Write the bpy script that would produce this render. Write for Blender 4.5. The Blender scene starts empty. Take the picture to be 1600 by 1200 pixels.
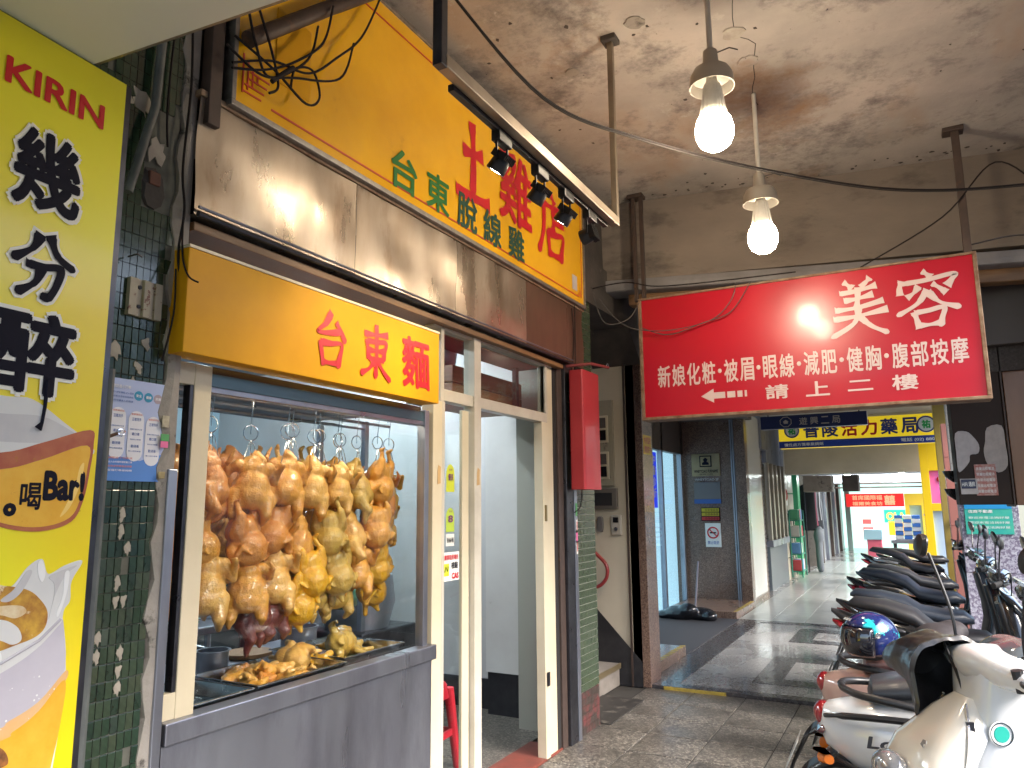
import bpy, bmesh, math, random
from mathutils import Vector, Matrix, Euler, noise as mnoise
random.seed(7)
R = math.radians
scene = bpy.context.scene
C = scene.collection
# ------------------------------------------------------------------ camera
cam_d = bpy.data.cameras.new('camera'); cam = bpy.data.objects.new('camera', cam_d); C.objects.link(cam)
cam_d.sensor_width = 36.0; cam_d.lens = 36.0 * 1160 / 1600; cam_d.clip_start = 0.02; cam_d.clip_end = 400
cam.matrix_world = Matrix(((0.88059152, 0.08388888, 0.46639172, 0),
                           (0.47379776, -0.13796416, -0.86975949, 0),
                           (-0.00861781, 0.98687818, -0.16123644, 1.5), (0, 0, 0, 1)))
scene.camera = cam
# ------------------------------------------------------------------ sky, sun, exposure
w = bpy.data.worlds.new('World'); scene.world = w; w.use_nodes = True
nt = w.node_tree; nt.nodes.clear()
sky = nt.nodes.new('ShaderNodeTexSky'); sky.sky_type = 'NISHITA'; sky.sun_disc = False
SUN_EL, SUN_ROT = R(38), R(100)
sky.sun_elevation = SUN_EL; sky.sun_rotation = SUN_ROT; sky.air_density = 1.0; sky.dust_density = 2.5
bg = nt.nodes.new('ShaderNodeBackground'); bg.inputs['Strength'].default_value = 0.15
wo = nt.nodes.new('ShaderNodeOutputWorld')
nt.links.new(sky.outputs[0], bg.inputs[0]); nt.links.new(bg.outputs[0], wo.inputs[0])
sd = bpy.data.lights.new('sun', 'SUN'); sd.energy = 1.5; sd.angle = R(24); sd.color = (1, .96, .9)
so = bpy.data.objects.new('sun', sd); C.objects.link(so)
sdir = Vector((math.sin(SUN_ROT) * math.cos(SUN_EL), math.cos(SUN_ROT) * math.cos(SUN_EL), math.sin(SUN_EL)))
so.rotation_euler = sdir.to_track_quat('Z', 'Y').to_euler()
scene.view_settings.view_transform = 'Standard'; scene.view_settings.look = 'None'
scene.view_settings.exposure = 2.3; scene.view_settings.gamma = 1.0
scene.view_settings.use_curve_mapping = False
scene.render.engine = 'CYCLES'
try:
    scene.cycles.max_bounces = 7; scene.cycles.transparent_max_bounces = 12; scene.cycles.sample_clamp_indirect = 6
    scene.cycles.caustics_reflective = False; scene.cycles.caustics_refractive = False
except Exception: pass

# ------------------------------------------------------------------ materials
MC = {}
def mat(name, col=(.5, .5, .5), rough=.5, metal=0., col2=None, scale=4., amt=.5, bump=0., bscale=None, coat=0., spec=.5,
        emit=0., ecol=None, dirt=None, dscale=1.5, dthr=.55, dw=.12, stretch=(1, 1, 1), rvar=0., sss=0., detail=6):
    if name in MC: return MC[name]
    m = bpy.data.materials.new(name); MC[name] = m; m.use_nodes = True
    n = m.node_tree.nodes; l = m.node_tree.links
    b = n['Principled BSDF']
    b.inputs['Roughness'].default_value = rough; b.inputs['Metallic'].default_value = metal
    b.inputs['Base Color'].default_value = (*col, 1); b.inputs['Specular IOR Level'].default_value = spec
    b.inputs['Coat Weight'].default_value = coat; b.inputs['Coat Roughness'].default_value = .08
    if sss:
        b.inputs['Subsurface Weight'].default_value = sss; b.inputs['Subsurface Radius'].default_value = (.02, .008, .004)
        b.inputs['Subsurface Scale'].default_value = .5
    if emit:
        b.inputs['Emission Color'].default_value = (*(ecol or col), 1); b.inputs['Emission Strength'].default_value = emit
    if col2 or bump or dirt or rvar:
        tc = n.new('ShaderNodeTexCoord'); mp = n.new('ShaderNodeMapping'); mp.inputs['Scale'].default_value = stretch
        l.new(tc.outputs['Object'], mp.inputs[0])
        def noise(sc, det=detail, ro=.6):
            t = n.new('ShaderNodeTexNoise'); t.inputs['Scale'].default_value = sc; t.inputs['Detail'].default_value = det
            t.inputs['Roughness'].default_value = ro; l.new(mp.outputs[0], t.inputs['Vector']); return t
        src = None
        if col2:
            t = noise(scale); r = n.new('ShaderNodeMapRange'); r.inputs[1].default_value = .5 - amt * .4; r.inputs[2].default_value = .5 + amt * .4
            l.new(t.outputs[0], r.inputs[0])
            mx = n.new('ShaderNodeMix'); mx.data_type = 'RGBA'; mx.inputs[6].default_value = (*col, 1); mx.inputs[7].default_value = (*col2, 1)
            l.new(r.outputs[0], mx.inputs[0]); src = mx.outputs[2]
        if dirt:
            t = noise(dscale, 8, .68); r = n.new('ShaderNodeMapRange'); r.inputs[1].default_value = dthr; r.inputs[2].default_value = dthr + dw
            l.new(t.outputs[0], r.inputs[0])
            mx = n.new('ShaderNodeMix'); mx.data_type = 'RGBA'; mx.inputs[6].default_value = (*col, 1); mx.inputs[7].default_value = (*dirt, 1)
            if src: l.new(src, mx.inputs[6])
            l.new(r.outputs[0], mx.inputs[0]); src = mx.outputs[2]
        if src: l.new(src, b.inputs['Base Color'])
        if rvar:
            t = noise(scale * 1.7); r = n.new('ShaderNodeMapRange'); r.inputs[1].default_value = .3; r.inputs[2].default_value = .7
            r.inputs[3].default_value = max(.02, rough - rvar); r.inputs[4].default_value = min(1, rough + rvar)
            l.new(t.outputs[0], r.inputs[0]); l.new(r.outputs[0], b.inputs['Roughness'])
        if bump:
            t = noise(bscale or scale * 4); bp = n.new('ShaderNodeBump'); bp.inputs['Strength'].default_value = min(1, bump)
            bp.inputs['Distance'].default_value = .01; l.new(t.outputs[0], bp.inputs['Height']); l.new(bp.outputs[0], b.inputs['Normal'])
    return m
def speckle(name, base, cols, scale, rough=.35, coat=0., edge=None):
    """terrazzo / granite: voronoi chips of several colours"""
    m = bpy.data.materials.new(name); MC[name] = m; m.use_nodes = True
    n = m.node_tree.nodes; l = m.node_tree.links; b = n['Principled BSDF']
    tc = n.new('ShaderNodeTexCoord'); v = n.new('ShaderNodeTexVoronoi'); v.inputs['Scale'].default_value = scale
    nz = n.new('ShaderNodeTexNoise'); nz.inputs['Scale'].default_value = scale * .8
    mxv = n.new('ShaderNodeMix'); mxv.data_type = 'RGBA'; mxv.inputs[0].default_value = .03
    l.new(tc.outputs['Object'], mxv.inputs[6]); l.new(tc.outputs['Object'], nz.inputs['Vector']); l.new(nz.outputs['Color'], mxv.inputs[7])
    l.new(mxv.outputs[2], v.inputs['Vector'])
    sep = n.new('ShaderNodeSeparateColor'); l.new(v.outputs['Color'], sep.inputs[0])
    cr = n.new('ShaderNodeValToRGB'); cr.color_ramp.interpolation = 'CONSTANT'
    e = cr.color_ramp.elements; e[0].color = (*base, 1); e[0].position = 0
    k = len(cols); e[1].color = (*cols[0], 1); e[1].position = 1 / (k + 1)
    for i in range(1, k):
        q = e.new((i + 1) / (k + 1)); q.color = (*cols[i], 1)
    l.new(sep.outputs[0], cr.inputs[0])
    n2 = n.new('ShaderNodeTexNoise'); n2.inputs['Scale'].default_value = 1.1; n2.inputs['Detail'].default_value = 6
    l.new(tc.outputs['Object'], n2.inputs['Vector'])
    r = n.new('ShaderNodeMapRange'); r.inputs[1].default_value = .3; r.inputs[2].default_value = .7; r.inputs[3].default_value = .62; r.inputs[4].default_value = 1.1
    l.new(n2.outputs[0], r.inputs[0])
    mx = n.new('ShaderNodeMix'); mx.data_type = 'RGBA'; mx.blend_type = 'MULTIPLY'; mx.inputs[0].default_value = 1
    l.new(cr.outputs[0], mx.inputs[6]); l.new(r.outputs[0], mx.inputs[7]); l.new(mx.outputs[2], b.inputs['Base Color'])
    r2 = n.new('ShaderNodeMapRange'); r2.inputs[1].default_value = .3; r2.inputs[2].default_value = .7
    r2.inputs[3].default_value = rough * .6; r2.inputs[4].default_value = min(1, rough * 1.5); l.new(n2.outputs[0], r2.inputs[0]); l.new(r2.outputs[0], b.inputs['Roughness'])
    b.inputs['Coat Weight'].default_value = coat
    return m
def glassmat(name, tint=(.93, .97, .97), refl=.06, ior=1.5, rough=.01):
    m = bpy.data.materials.new(name); MC[name] = m; m.use_nodes = True
    n = m.node_tree.nodes; l = m.node_tree.links; n.clear()
    o = n.new('ShaderNodeOutputMaterial'); t = n.new('ShaderNodeBsdfTransparent'); t.inputs[0].default_value = (*tint, 1)
    g = n.new('ShaderNodeBsdfGlossy'); g.inputs['Roughness'].default_value = rough
    lw = n.new('ShaderNodeLayerWeight'); lw.inputs['Blend'].default_value = .5     # Schlick reflectance, the same from both sides of the pane
    pw = n.new('ShaderNodeMath'); pw.operation = 'POWER'; pw.inputs[1].default_value = 5; l.new(lw.outputs['Facing'], pw.inputs[0])
    f = n.new('ShaderNodeMath'); f.operation = 'MULTIPLY_ADD'; f.inputs[1].default_value = .9; f.inputs[2].default_value = refl * .4; l.new(pw.outputs[0], f.inputs[0])
    mx = n.new('ShaderNodeMixShader'); l.new(f.outputs[0], mx.inputs[0]); l.new(t.outputs[0], mx.inputs[1]); l.new(g.outputs[0], mx.inputs[2])
    l.new(mx.outputs[0], o.inputs[0]); return m

YEL = mat('sign_yellow', (.74, .37, .006), .22, col2=(.88, .47, .010), scale=2.2, coat=.35, dirt=(.42, .18, .012), dscale=3.4, dthr=.62, dw=.25, bump=.03, bscale=30)
YEL2 = mat('sign_yellow_lower', (.74, .37, .002), .55, spec=.25, col2=(.62, .29, .002), scale=2.6, coat=.03, bump=.02, bscale=30, dirt=(.30, .14, .02), dscale=3., dthr=.68, dw=.2)
RED = mat('lettering_red', (.62, .015, .02), .35, col2=(.5, .012, .03), scale=9)
GREEN = mat('lettering_green', (.02, .16, .03), .4)
DGREEN = mat('lettering_dark_green', (.015, .07, .045), .4)
INK = mat('ink', (.008, .008, .018), .7, spec=.15)
PWHITE = mat('print_white', (.80, .80, .78), .5)
CREAM = mat('cream_frame', (.66, .58, .43), .4, col2=(.56, .49, .35), scale=3, dirt=(.28, .21, .13), dscale=5, dthr=.70, dw=.06, bump=.04, bscale=60)
FRAMEW = mat('white_aluminium', (.60, .56, .48), .35, col2=(.48, .44, .37), scale=6, dirt=(.30, .24, .17), dscale=7, dthr=.66)
STEEL = mat('brushed_steel', (.40, .42, .48), .34, .85, col2=(.29, .30, .36), scale=1.5, rvar=.08, stretch=(2, 2, .6), detail=2, dirt=(.17, .17, .20), dscale=1.3, dthr=.48, dw=.30)
STEELD = mat('dark_steel', (.10, .10, .115), .35, .85, col2=(.05, .05, .06), scale=8, rvar=.1)
HOOD = mat('stained_galvanised_sheet', (.46, .40, .34), .34, .75, col2=(.24, .17, .11), scale=2.4, amt=.7, rvar=.12, bump=.10, bscale=5, stretch=(1, 1.6, .5), dirt=(.16, .09, .05), dscale=3.2, dthr=.57, dw=.2)
HOODD = mat('brown_grimy_sheet', (.19, .11, .075), .42, .5, col2=(.09, .05, .035), scale=3, amt=.6, bump=.1, bscale=6, stretch=(1, 1.6, .5), dirt=(.34, .25, .17), dscale=4, dthr=.62, dw=.14)
RUST = mat('rusty_rim', (.33, .24, .16), .7, .1, col2=(.16, .07, .035), scale=14, amt=.5, bump=.2, bscale=60)
ALU = mat('aluminium_rim', (.38, .36, .34), .4, .8, col2=(.22, .20, .19), scale=20, bump=.06, bscale=120)
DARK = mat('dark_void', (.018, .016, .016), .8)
BLACKP = mat('black_plastic', (.016, .016, .018), .38, spec=.5, bump=.03, bscale=200)
BLACKG = mat('gloss_black', (.012, .012, .014), .12, coat=.6)
RUBBER = mat('rubber', (.018, .018, .019), .75, bump=.1, bscale=60)
CHROME = mat('chrome', (.75, .76, .78), .12, 1.)
WIRE = mat('wire_grey', (.09, .08, .075), .6)
WIREB = mat('cable_black', (.022, .018, .018), .75, spec=.15)
WIREW = mat('cable_white', (.045, .04, .038), .8, spec=.1)
BROWNST = mat('brown_painted_steel', (.09, .06, .05), .55, .2, col2=(.05, .035, .03), scale=9, dirt=(.16, .08, .045), dscale=9, dthr=.6)
TUBE = mat('steel_tube', (.20, .16, .13), .4, .8, col2=(.33, .27, .2), scale=5, rvar=.1)
TILEG = [mat('green_tile_%d' % i, c, .16, coat=.5, col2=tuple(x * .6 for x in c), scale=30, dirt=(.14, .14, .10), dscale=12, dthr=.64, dw=.1, bump=.04, bscale=50)
         for i, c in enumerate([(.030, .060, .036), (.042, .072, .044), (.022, .046, .030), (.055, .078, .048)])]
TILER = mat('maroon_tile', (.10, .03, .03), .25, coat=.3)
GROUT = mat('grout', (.17, .17, .14), .9, col2=(.09, .09, .075), scale=12)
PLAST = mat('bare_plaster', (.46, .42, .36), .85, col2=(.3, .26, .22), scale=15, bump=.25, bscale=60)
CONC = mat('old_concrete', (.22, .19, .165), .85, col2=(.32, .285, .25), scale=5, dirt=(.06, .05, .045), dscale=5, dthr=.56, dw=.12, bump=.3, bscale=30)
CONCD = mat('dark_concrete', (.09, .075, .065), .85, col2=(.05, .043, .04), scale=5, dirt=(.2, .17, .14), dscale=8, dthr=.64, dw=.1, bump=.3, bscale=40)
GRANB = speckle('brown_granite', (.13, .075, .055), [(.24, .15, .11), (.30, .20, .15), (.10, .055, .045), (.19, .115, .085)], 130, .3, coat=.25)
GRANP = speckle('lavender_granite', (.30, .26, .34), [(.5, .47, .55), (.62, .6, .66), (.24, .2, .28)], 60, .4)
TERR = speckle('terrazzo_dark', (.075, .068, .062), [(.12, .11, .095), (.27, .24, .21), (.080, .072, .065), (.17, .155, .135), (.055, .05, .045)], 105, .34)
TERR2 = speckle('terrazzo_polished', (.22, .21, .21), [(.30, .29, .29), (.40, .39, .385), (.17, .165, .17)], 110, .25, coat=.3)
TERRD = mat('dark_inlay', (.045, .043, .048), .25, col2=(.065, .06, .065), scale=20, coat=.3, rvar=.1)
PAVE = mat('pale_floor_tile', (.34, .35, .34), .28, col2=(.26, .27, .27), scale=5, coat=.3, dirt=(.14, .14, .14), dscale=6, dthr=.64)
CREAMW = mat('cream_wall', (.62, .55, .43), .75, col2=(.54, .47, .36), scale=2, dirt=(.25, .2, .15), dscale=3.5, dthr=.68, dw=.1, bump=.08, bscale=30)
GREYW = mat('scuffed_white_wall', (.60, .60, .60), .7, col2=(.46, .44, .43), scale=1.6, dirt=(.2, .15, .12), dscale=2.6, dthr=.64, dw=.16, bump=.1, bscale=14, stretch=(1, 1, .45))
BLACKW = mat('black_dado', (.014, .014, .018), .4, col2=(.03, .03, .034), scale=12, bump=.1, bscale=30)
BLUEW = mat('pale_blue_wall', (.34, .47, .54), .6, col2=(.28, .40, .47), scale=2)
REDP = mat('red_plastic', (.45, .015, .03), .35, col2=(.38, .012, .025), scale=6)
REDBOX = mat('red_panel', (.42, .028, .035), .5, col2=(.34, .018, .028), scale=2.5, coat=.1)
REDSIGN = mat('sign_red', (.50, .003, .018), .30, coat=.12, col2=(.43, .003, .022), scale=1.2, bump=.012, bscale=14)
PINKW = mat('faded_white_letters', (.66, .52, .50), .4)
WOOD = mat('ply_wood', (.26, .14, .06), .5, col2=(.16, .075, .03), scale=3, stretch=(1, .4, 6))
WOODO = mat('orange_wood', (.30, .13, .06), .45, col2=(.20, .08, .035), scale=2.2, stretch=(3, 3, .5), coat=.2)
NAVY = mat('navy_sign', (.012, .018, .07), .35)
GOLDL = mat('pale_gold_print', (.45, .36, .30), .5)
BULBE = mat('lit_bulb', (1, .9, .7), .3, emit=30, ecol=(1, .83, .60))
WHITEP = mat('white_enamel', (.62, .60, .56), .4, col2=(.45, .42, .38), scale=12)
COOL = mat('lit_lamp_cool', (.9, 1, 1), .3, emit=9, ecol=(.85, .97, 1))
GLASS = glassmat('window_glass', (.95, .98, .98), ior=1.5)
GLASSG = glassmat('green_glass', (.78, .88, .90), ior=1.6)
PAPER = mat('old_paper', (.55, .51, .49), .8, col2=(.42, .38, .37), scale=20)

# ------------------------------------------------------------------ object helpers
def tag(o, label=None, cat=None, group=None, kind=None):
    if label: o['label'] = label
    if cat: o['category'] = cat
    if group: o['group'] = group
    if kind: o['kind'] = kind
    return o
def thing(name, label, cat, loc=(0, 0, 0), rz=0, group=None):
    o = bpy.data.objects.new(name, None); C.objects.link(o); o.location = loc; o.rotation_euler = (0, 0, rz)
    o.empty_display_size = .1
    return tag(o, label, cat, group)
def link(name, me, parent=None, loc=(0, 0, 0), rot=(0, 0, 0), sc=(1, 1, 1)):
    o = bpy.data.objects.new(name, me); C.objects.link(o); o.location = loc; o.rotation_euler = rot; o.scale = sc
    if parent: o.parent = parent
    return o
def copy_tree(o, parent=None):
    c = o.copy(); C.objects.link(c)
    if parent: c.parent = parent
    for ch in list(o.children): copy_tree(ch, c)
    return c
V = Vector
class MB:
    def __init__(s): s.b = bmesh.new()
    def box(s, x0, x1, y0, y1, z0, z1, bev=0.):
        vs = [s.b.verts.new((x, y, z)) for x in (x0, x1) for y in (y0, y1) for z in (z0, z1)]
        fs = [s.b.faces.new([vs[i] for i in f]) for f in ((0, 1, 3, 2), (4, 6, 7, 5), (0, 4, 5, 1), (2, 3, 7, 6), (0, 2, 6, 4), (1, 5, 7, 3))]
        if bev:
            es = list({e for f in fs for e in f.edges})
            bmesh.ops.bevel(s.b, geom=es, offset=bev, segments=2, profile=.5, affect='EDGES')
        return s
    def loft(s, secs, n=16, e=2.4, cap=True):
        rings = []
        for sec in secs:
            c, u, v = V(sec[0]), V(sec[1]), V(sec[2]); ee = sec[3] if len(sec) > 3 else e
            ring = []
            for i in range(n):
                a = 2 * math.pi * i / n; ca, sa = math.cos(a), math.sin(a)
                k1 = math.copysign(abs(ca) ** (2 / ee), ca); k2 = math.copysign(abs(sa) ** (2 / ee), sa)
                ring.append(s.b.verts.new(c + u * k1 + v * k2))
            rings.append(ring)
        for a, b in zip(rings, rings[1:]):
            for i in range(n): s.b.faces.new((a[i], a[(i + 1) % n], b[(i + 1) % n], b[i]))
        if cap: s.b.faces.new(list(reversed(rings[0]))); s.b.faces.new(rings[-1])
        return s
    def tube(s, pts, r, n=8, cap=True):
        pts = [V(p) for p in pts]; rs = r if isinstance(r, (list, tuple)) else [r] * len(pts)
        secs = []; u = None
        for i, p in enumerate(pts):
            t = (pts[min(i + 1, len(pts) - 1)] - pts[max(i - 1, 0)])
            if t.length < 1e-9: t = V((0, 0, 1))
            t.normalize()
            if u is None:
                u = t.orthogonal().normalized()
            else:
                u = (u - t * u.dot(t))
                u = u.normalized() if u.length > 1e-6 else t.orthogonal().normalized()
            secs.append((p, u * rs[i], t.cross(u) * rs[i]))
        return s.loft(secs, n, 2, cap)
    def ell(s, c, r, rot=(0, 0, 0), seg=20, rings=12):
        M = Matrix.Translation(V(c)) @ Euler(rot).to_matrix().to_4x4() @ Matrix.Diagonal((*r, 1))
        bmesh.ops.create_uvsphere(s.b, u_segments=seg, v_segments=rings, radius=1, matrix=M); return s
    def rev(s, prof, c=(0, 0, 0), axis='Z', n=24):
        """revolve a profile [(r, h)...] about an axis through c"""
        ax = {'X': (V((0, 1, 0)), V((0, 0, 1)), V((1, 0, 0))), 'Y': (V((0, 0, 1)), V((1, 0, 0)), V((0, 1, 0))), 'Z': (V((1, 0, 0)), V((0, 1, 0)), V((0, 0, 1)))}[axis]
        rings = []
        for r, h in prof:
            rings.append([s.b.verts.new(V(c) + ax[2] * h + (ax[0] * math.cos(2 * math.pi * i / n) + ax[1] * math.sin(2 * math.pi * i / n)) * max(r, 1e-5)) for i in range(n)])
        for a, b in zip(rings, rings[1:]):
            for i in range(n): s.b.faces.new((a[i], a[(i + 1) % n], b[(i + 1) % n], b[i]))
        return s
    def prism(s, pts, o, u, v, nrm, t):
        """polygon pts (2d) on plane o,u,v extruded t along nrm"""
        o, u, v, nrm = V(o), V(u), V(v), V(nrm)
        a = [s.b.verts.new(o + u * p[0] + v * p[1]) for p in pts]
        b = [s.b.verts.new(o + u * p[0] + v * p[1] + nrm * t) for p in pts]
        f = [s.b.faces.new(a), s.b.faces.new(list(reversed(b)))]
        k = len(pts)
        for i in range(k): s.b.faces.new((a[i], b[i], b[(i + 1) % k], a[(i + 1) % k]))
        return s
    def sheet(s, grid):
        """grid of points -> quad sheet"""
        vs = [[s.b.verts.new(p) for p in row] for row in grid]
        for i in range(len(vs) - 1):
            for j in range(len(vs[0]) - 1): s.b.faces.new((vs[i][j], vs[i + 1][j], vs[i + 1][j + 1], vs[i][j + 1]))
        return s
    def mesh(s, name, m, smooth=False, angle=40):
        bmesh.ops.recalc_face_normals(s.b, faces=s.b.faces)
        if smooth:
            for f in s.b.faces: f.smooth = True
            a = R(angle)
            for e in s.b.edges:
                if len(e.link_faces) == 2 and e.calc_face_angle(0) > a: e.smooth = False
        me = bpy.data.meshes.new(name); s.b.to_mesh(me); s.b.free()
        for mm in (m if isinstance(m, (list, tuple)) else [m]): me.materials.append(mm)
        return me
    def put(s, name, m, parent=None, smooth=False, angle=40, **k):
        return link(name, s.mesh(name, m, smooth, angle), parent, **k)
def eval_mesh(ob):
    dg = bpy.context.evaluated_depsgraph_get(); dg.update()
    me = bpy.data.meshes.new_from_object(ob.evaluated_get(dg)); return me
def blob(name, m, prims, vox=.006, smooth=4, wr=0.):
    """organic body: ellipsoids and tapered capsules fused into one continuous skin"""
    b = MB()
    for p in prims:
        if p[0] == 'e': b.ell(p[1], p[2], p[3] if len(p) > 3 else (0, 0, 0), 16, 10)
        else:
            pts, rs = p[1], p[2]
            b.tube(pts, rs, 10)
            b.ell(pts[0], (rs[0],) * 3, seg=12, rings=8); b.ell(pts[-1], (rs[-1],) * 3, seg=12, rings=8)
    me0 = b.mesh('t', m); o = link('t', me0)
    r = o.modifiers.new('r', 'REMESH'); r.mode = 'VOXEL'; r.voxel_size = vox
    if smooth:
        sm = o.modifiers.new('s', 'SMOOTH'); sm.iterations = smooth; sm.factor = .6
    me = eval_mesh(o); me.name = name
    bpy.data.objects.remove(o); bpy.data.meshes.remove(me0)
    for p in me.polygons: p.use_smooth = True
    if wr:
        ns = me.vertices; nr = [v.normal.copy() for v in ns]
        for v, n_ in zip(ns, nr):
            q = v.co
            v.co = q + n_ * (wr * mnoise.noise(q * 22) + wr * .45 * mnoise.noise(V((q.x * 60, q.y * 60, q.z * 30)) + V((7, 3, 1))) + wr * .22 * mnoise.noise(q * 140))
    me.materials.clear(); me.materials.append(m)
    return me
def poly(pts, seg=6):
    """closed catmull-rom through points"""
    out = []; n = len(pts)
    for i in range(n):
        p0, p1, p2, p3 = [V((*pts[(i + k) % n], 0)) for k in (-1, 0, 1, 2)]
        for j in range(seg):
            t = j / seg
            q = .5 * ((2 * p1) + (p2 - p0) * t + (2 * p0 - 5 * p1 + 4 * p2 - p3) * t * t + (3 * p1 - p0 - 3 * p2 + p3) * t ** 3)
            out.append((q.x, q.y))
    return out
def curve_pts(pts, seg=8):
    out = []; P = [V(p) for p in pts]; n = len(P)
    for i in range(n - 1):
        p0, p1, p2, p3 = P[max(i - 1, 0)], P[i], P[i + 1], P[min(i + 2, n - 1)]
        for j in range(seg):
            t = j / seg
            out.append(.5 * ((2 * p1) + (p2 - p0) * t + (2 * p0 - 5 * p1 + 4 * p2 - p3) * t * t + (3 * p1 - p0 - 3 * p2 + p3) * t ** 3))
    out.append(P[-1]); return out
TX = {}
def text_mesh(s, bold=0., res=3):
    k = s
    if k in TX: return TX[k]
    cu = bpy.data.curves.new('t', 'FONT'); cu.body = s; cu.size = 1; cu.resolution_u = res; cu.fill_mode = 'FRONT'
    o = bpy.data.objects.new('t', cu); C.objects.link(o)
    me = eval_mesh(o); bpy.data.objects.remove(o)
    vs = [(v.co.x, v.co.y) for v in me.vertices]; fs = [tuple(p.vertices) for p in me.polygons]
    TX[k] = (vs, fs); bpy.data.meshes.remove(me); return TX[k]
def text(s, c, w, h, u, v, m, parent, bold=0., name='lettering', lift=.002, shear=0., wob=0., label=None):
    """flat print: string s fitted into a w x h box centred on c, on the plane of u (right) and v (up)"""
    vs, fs = text_mesh(s)
    if not vs: return None
    if bold:   # thicker strokes: the outline stamped again around itself, each stamp a hair above the last
        v2, f2 = [], []; nv = len(vs); lv = []
        for i in range(9):
            a_ = i * math.pi / 4; dx, dy = (0, 0) if i == 8 else (bold * math.cos(a_), bold * math.sin(a_))
            v2 += [(p[0] + dx, p[1] + dy) for p in vs]; lv += [i] * nv; f2 += [tuple(q + i * nv for q in f) for f in fs]
        vs, fs = v2, f2
    else: lv = [0] * len(vs)
    u, v, c = V(u), V(v), V(c); nrm = u.cross(v)
    x0, x1 = min(p[0] for p in vs), max(p[0] for p in vs); y0, y1 = min(p[1] for p in vs), max(p[1] for p in vs)
    out = []
    for (px, py), li in zip(vs, lv):
        a = (px - (x0 + x1) / 2) / (x1 - x0) * w; b = (py - (y0 + y1) / 2) / max(1e-6, y1 - y0) * h
        a += shear * b
        if wob:
            a += wob * w * math.sin(b / h * 7 + a / w * 3); b += wob * h * math.sin(a / w * 6 + 1)
        out.append(c + u * a + v * b + nrm * (lift + li * min(w, h) * .0009))
    me = bpy.data.meshes.new(name); me.from_pydata(out, [], fs); me.materials.append(m)
    o = link(name, me, parent)
    if label: o['label'] = label
    return o
BR = {
 '土': [[(.2, .60), (.5, .63), (.80, .68)], [(.47, 1.0), (.51, .6), (.49, .10)], [(.02, .04), (.5, .07), (.99, .10)]],
 '台': [[(.50, 1.0), (.34, .78), (.12, .60), (.45, .62), (.84, .70)], [(.66, .84), (.80, .70), (.95, .50)], [(.20, .42), (.25, .2), (.30, .0)], [(.20, .42), (.5, .43), (.83, .46), (.78, .2), (.72, .0)], [(.28, .07), (.5, .07), (.73, .09)]],
 '東': [[(.10, .80), (.5, .83), (.90, .88)], [(.20, .68), (.23, .5), (.26, .34)], [(.20, .68), (.5, .69), (.82, .72), (.78, .52), (.74, .35)], [(.24, .51), (.5, .52), (.76, .54)], [(.26, .36), (.5, .36), (.75, .37)], [(.49, 1.0), (.51, .5), (.49, .0)], [(.46, .35), (.27, .16), (.0, .04)], [(.53, .36), (.74, .16), (1.0, .0)]],
 '美': [[(.28, .98), (.34, .93), (.42, .85)], [(.72, 1.0), (.66, .94), (.56, .86)], [(.20, .78), (.5, .80), (.82, .86)], [(.26, .64), (.5, .66), (.76, .71)], [(.10, .48), (.5, .50), (.92, .58)], [(.51, .84), (.50, .7), (.47, .48)], [(.06, .32), (.5, .35), (.98, .42)], [(.50, .48), (.40, .22), (.0, .0)], [(.50, .34), (.70, .14), (.96, .0)]],
 '容': [[(.46, 1.0), (.52, .95), (.58, .88)], [(.12, .86), (.08, .75), (.08, .62)], [(.12, .82), (.5, .84), (.94, .90), (.90, .80), (.82, .70)], [(.38, .74), (.30, .64), (.18, .56)], [(.60, .76), (.70, .68), (.80, .58)], [(.50, .66), (.34, .44), (.0, .26)], [(.52, .62), (.70, .42), (1.0, .30)], [(.28, .28), (.31, .14), (.34, .0)], [(.28, .28), (.5, .30), (.74, .33), (.70, .15), (.66, .0)], [(.33, .05), (.5, .05), (.68, .07)]],
 '店': [[(.46, 1.0), (.52, .95), (.58, .88)], [(.14, .80), (.5, .82), (.98, .88)], [(.18, .82), (.17, .4), (.0, .0)], [(.52, .76), (.53, .6), (.52, .44)], [(.53, .60), (.7, .61), (.92, .65)], [(.32, .40), (.35, .2), (.38, .02)], [(.32, .40), (.6, .41), (.88, .45), (.83, .2), (.78, .02)], [(.37, .08), (.6, .08), (.80, .10)]],
 '分': [[(.40, .98), (.30, .74), (.0, .50)], [(.56, 1.0), (.70, .72), (1.0, .56)], [(.22, .48), (.5, .49), (.76, .53), (.72, .25), (.60, .02), (.50, .08)], [(.46, .49), (.38, .22), (.10, .0)]]}
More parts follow.
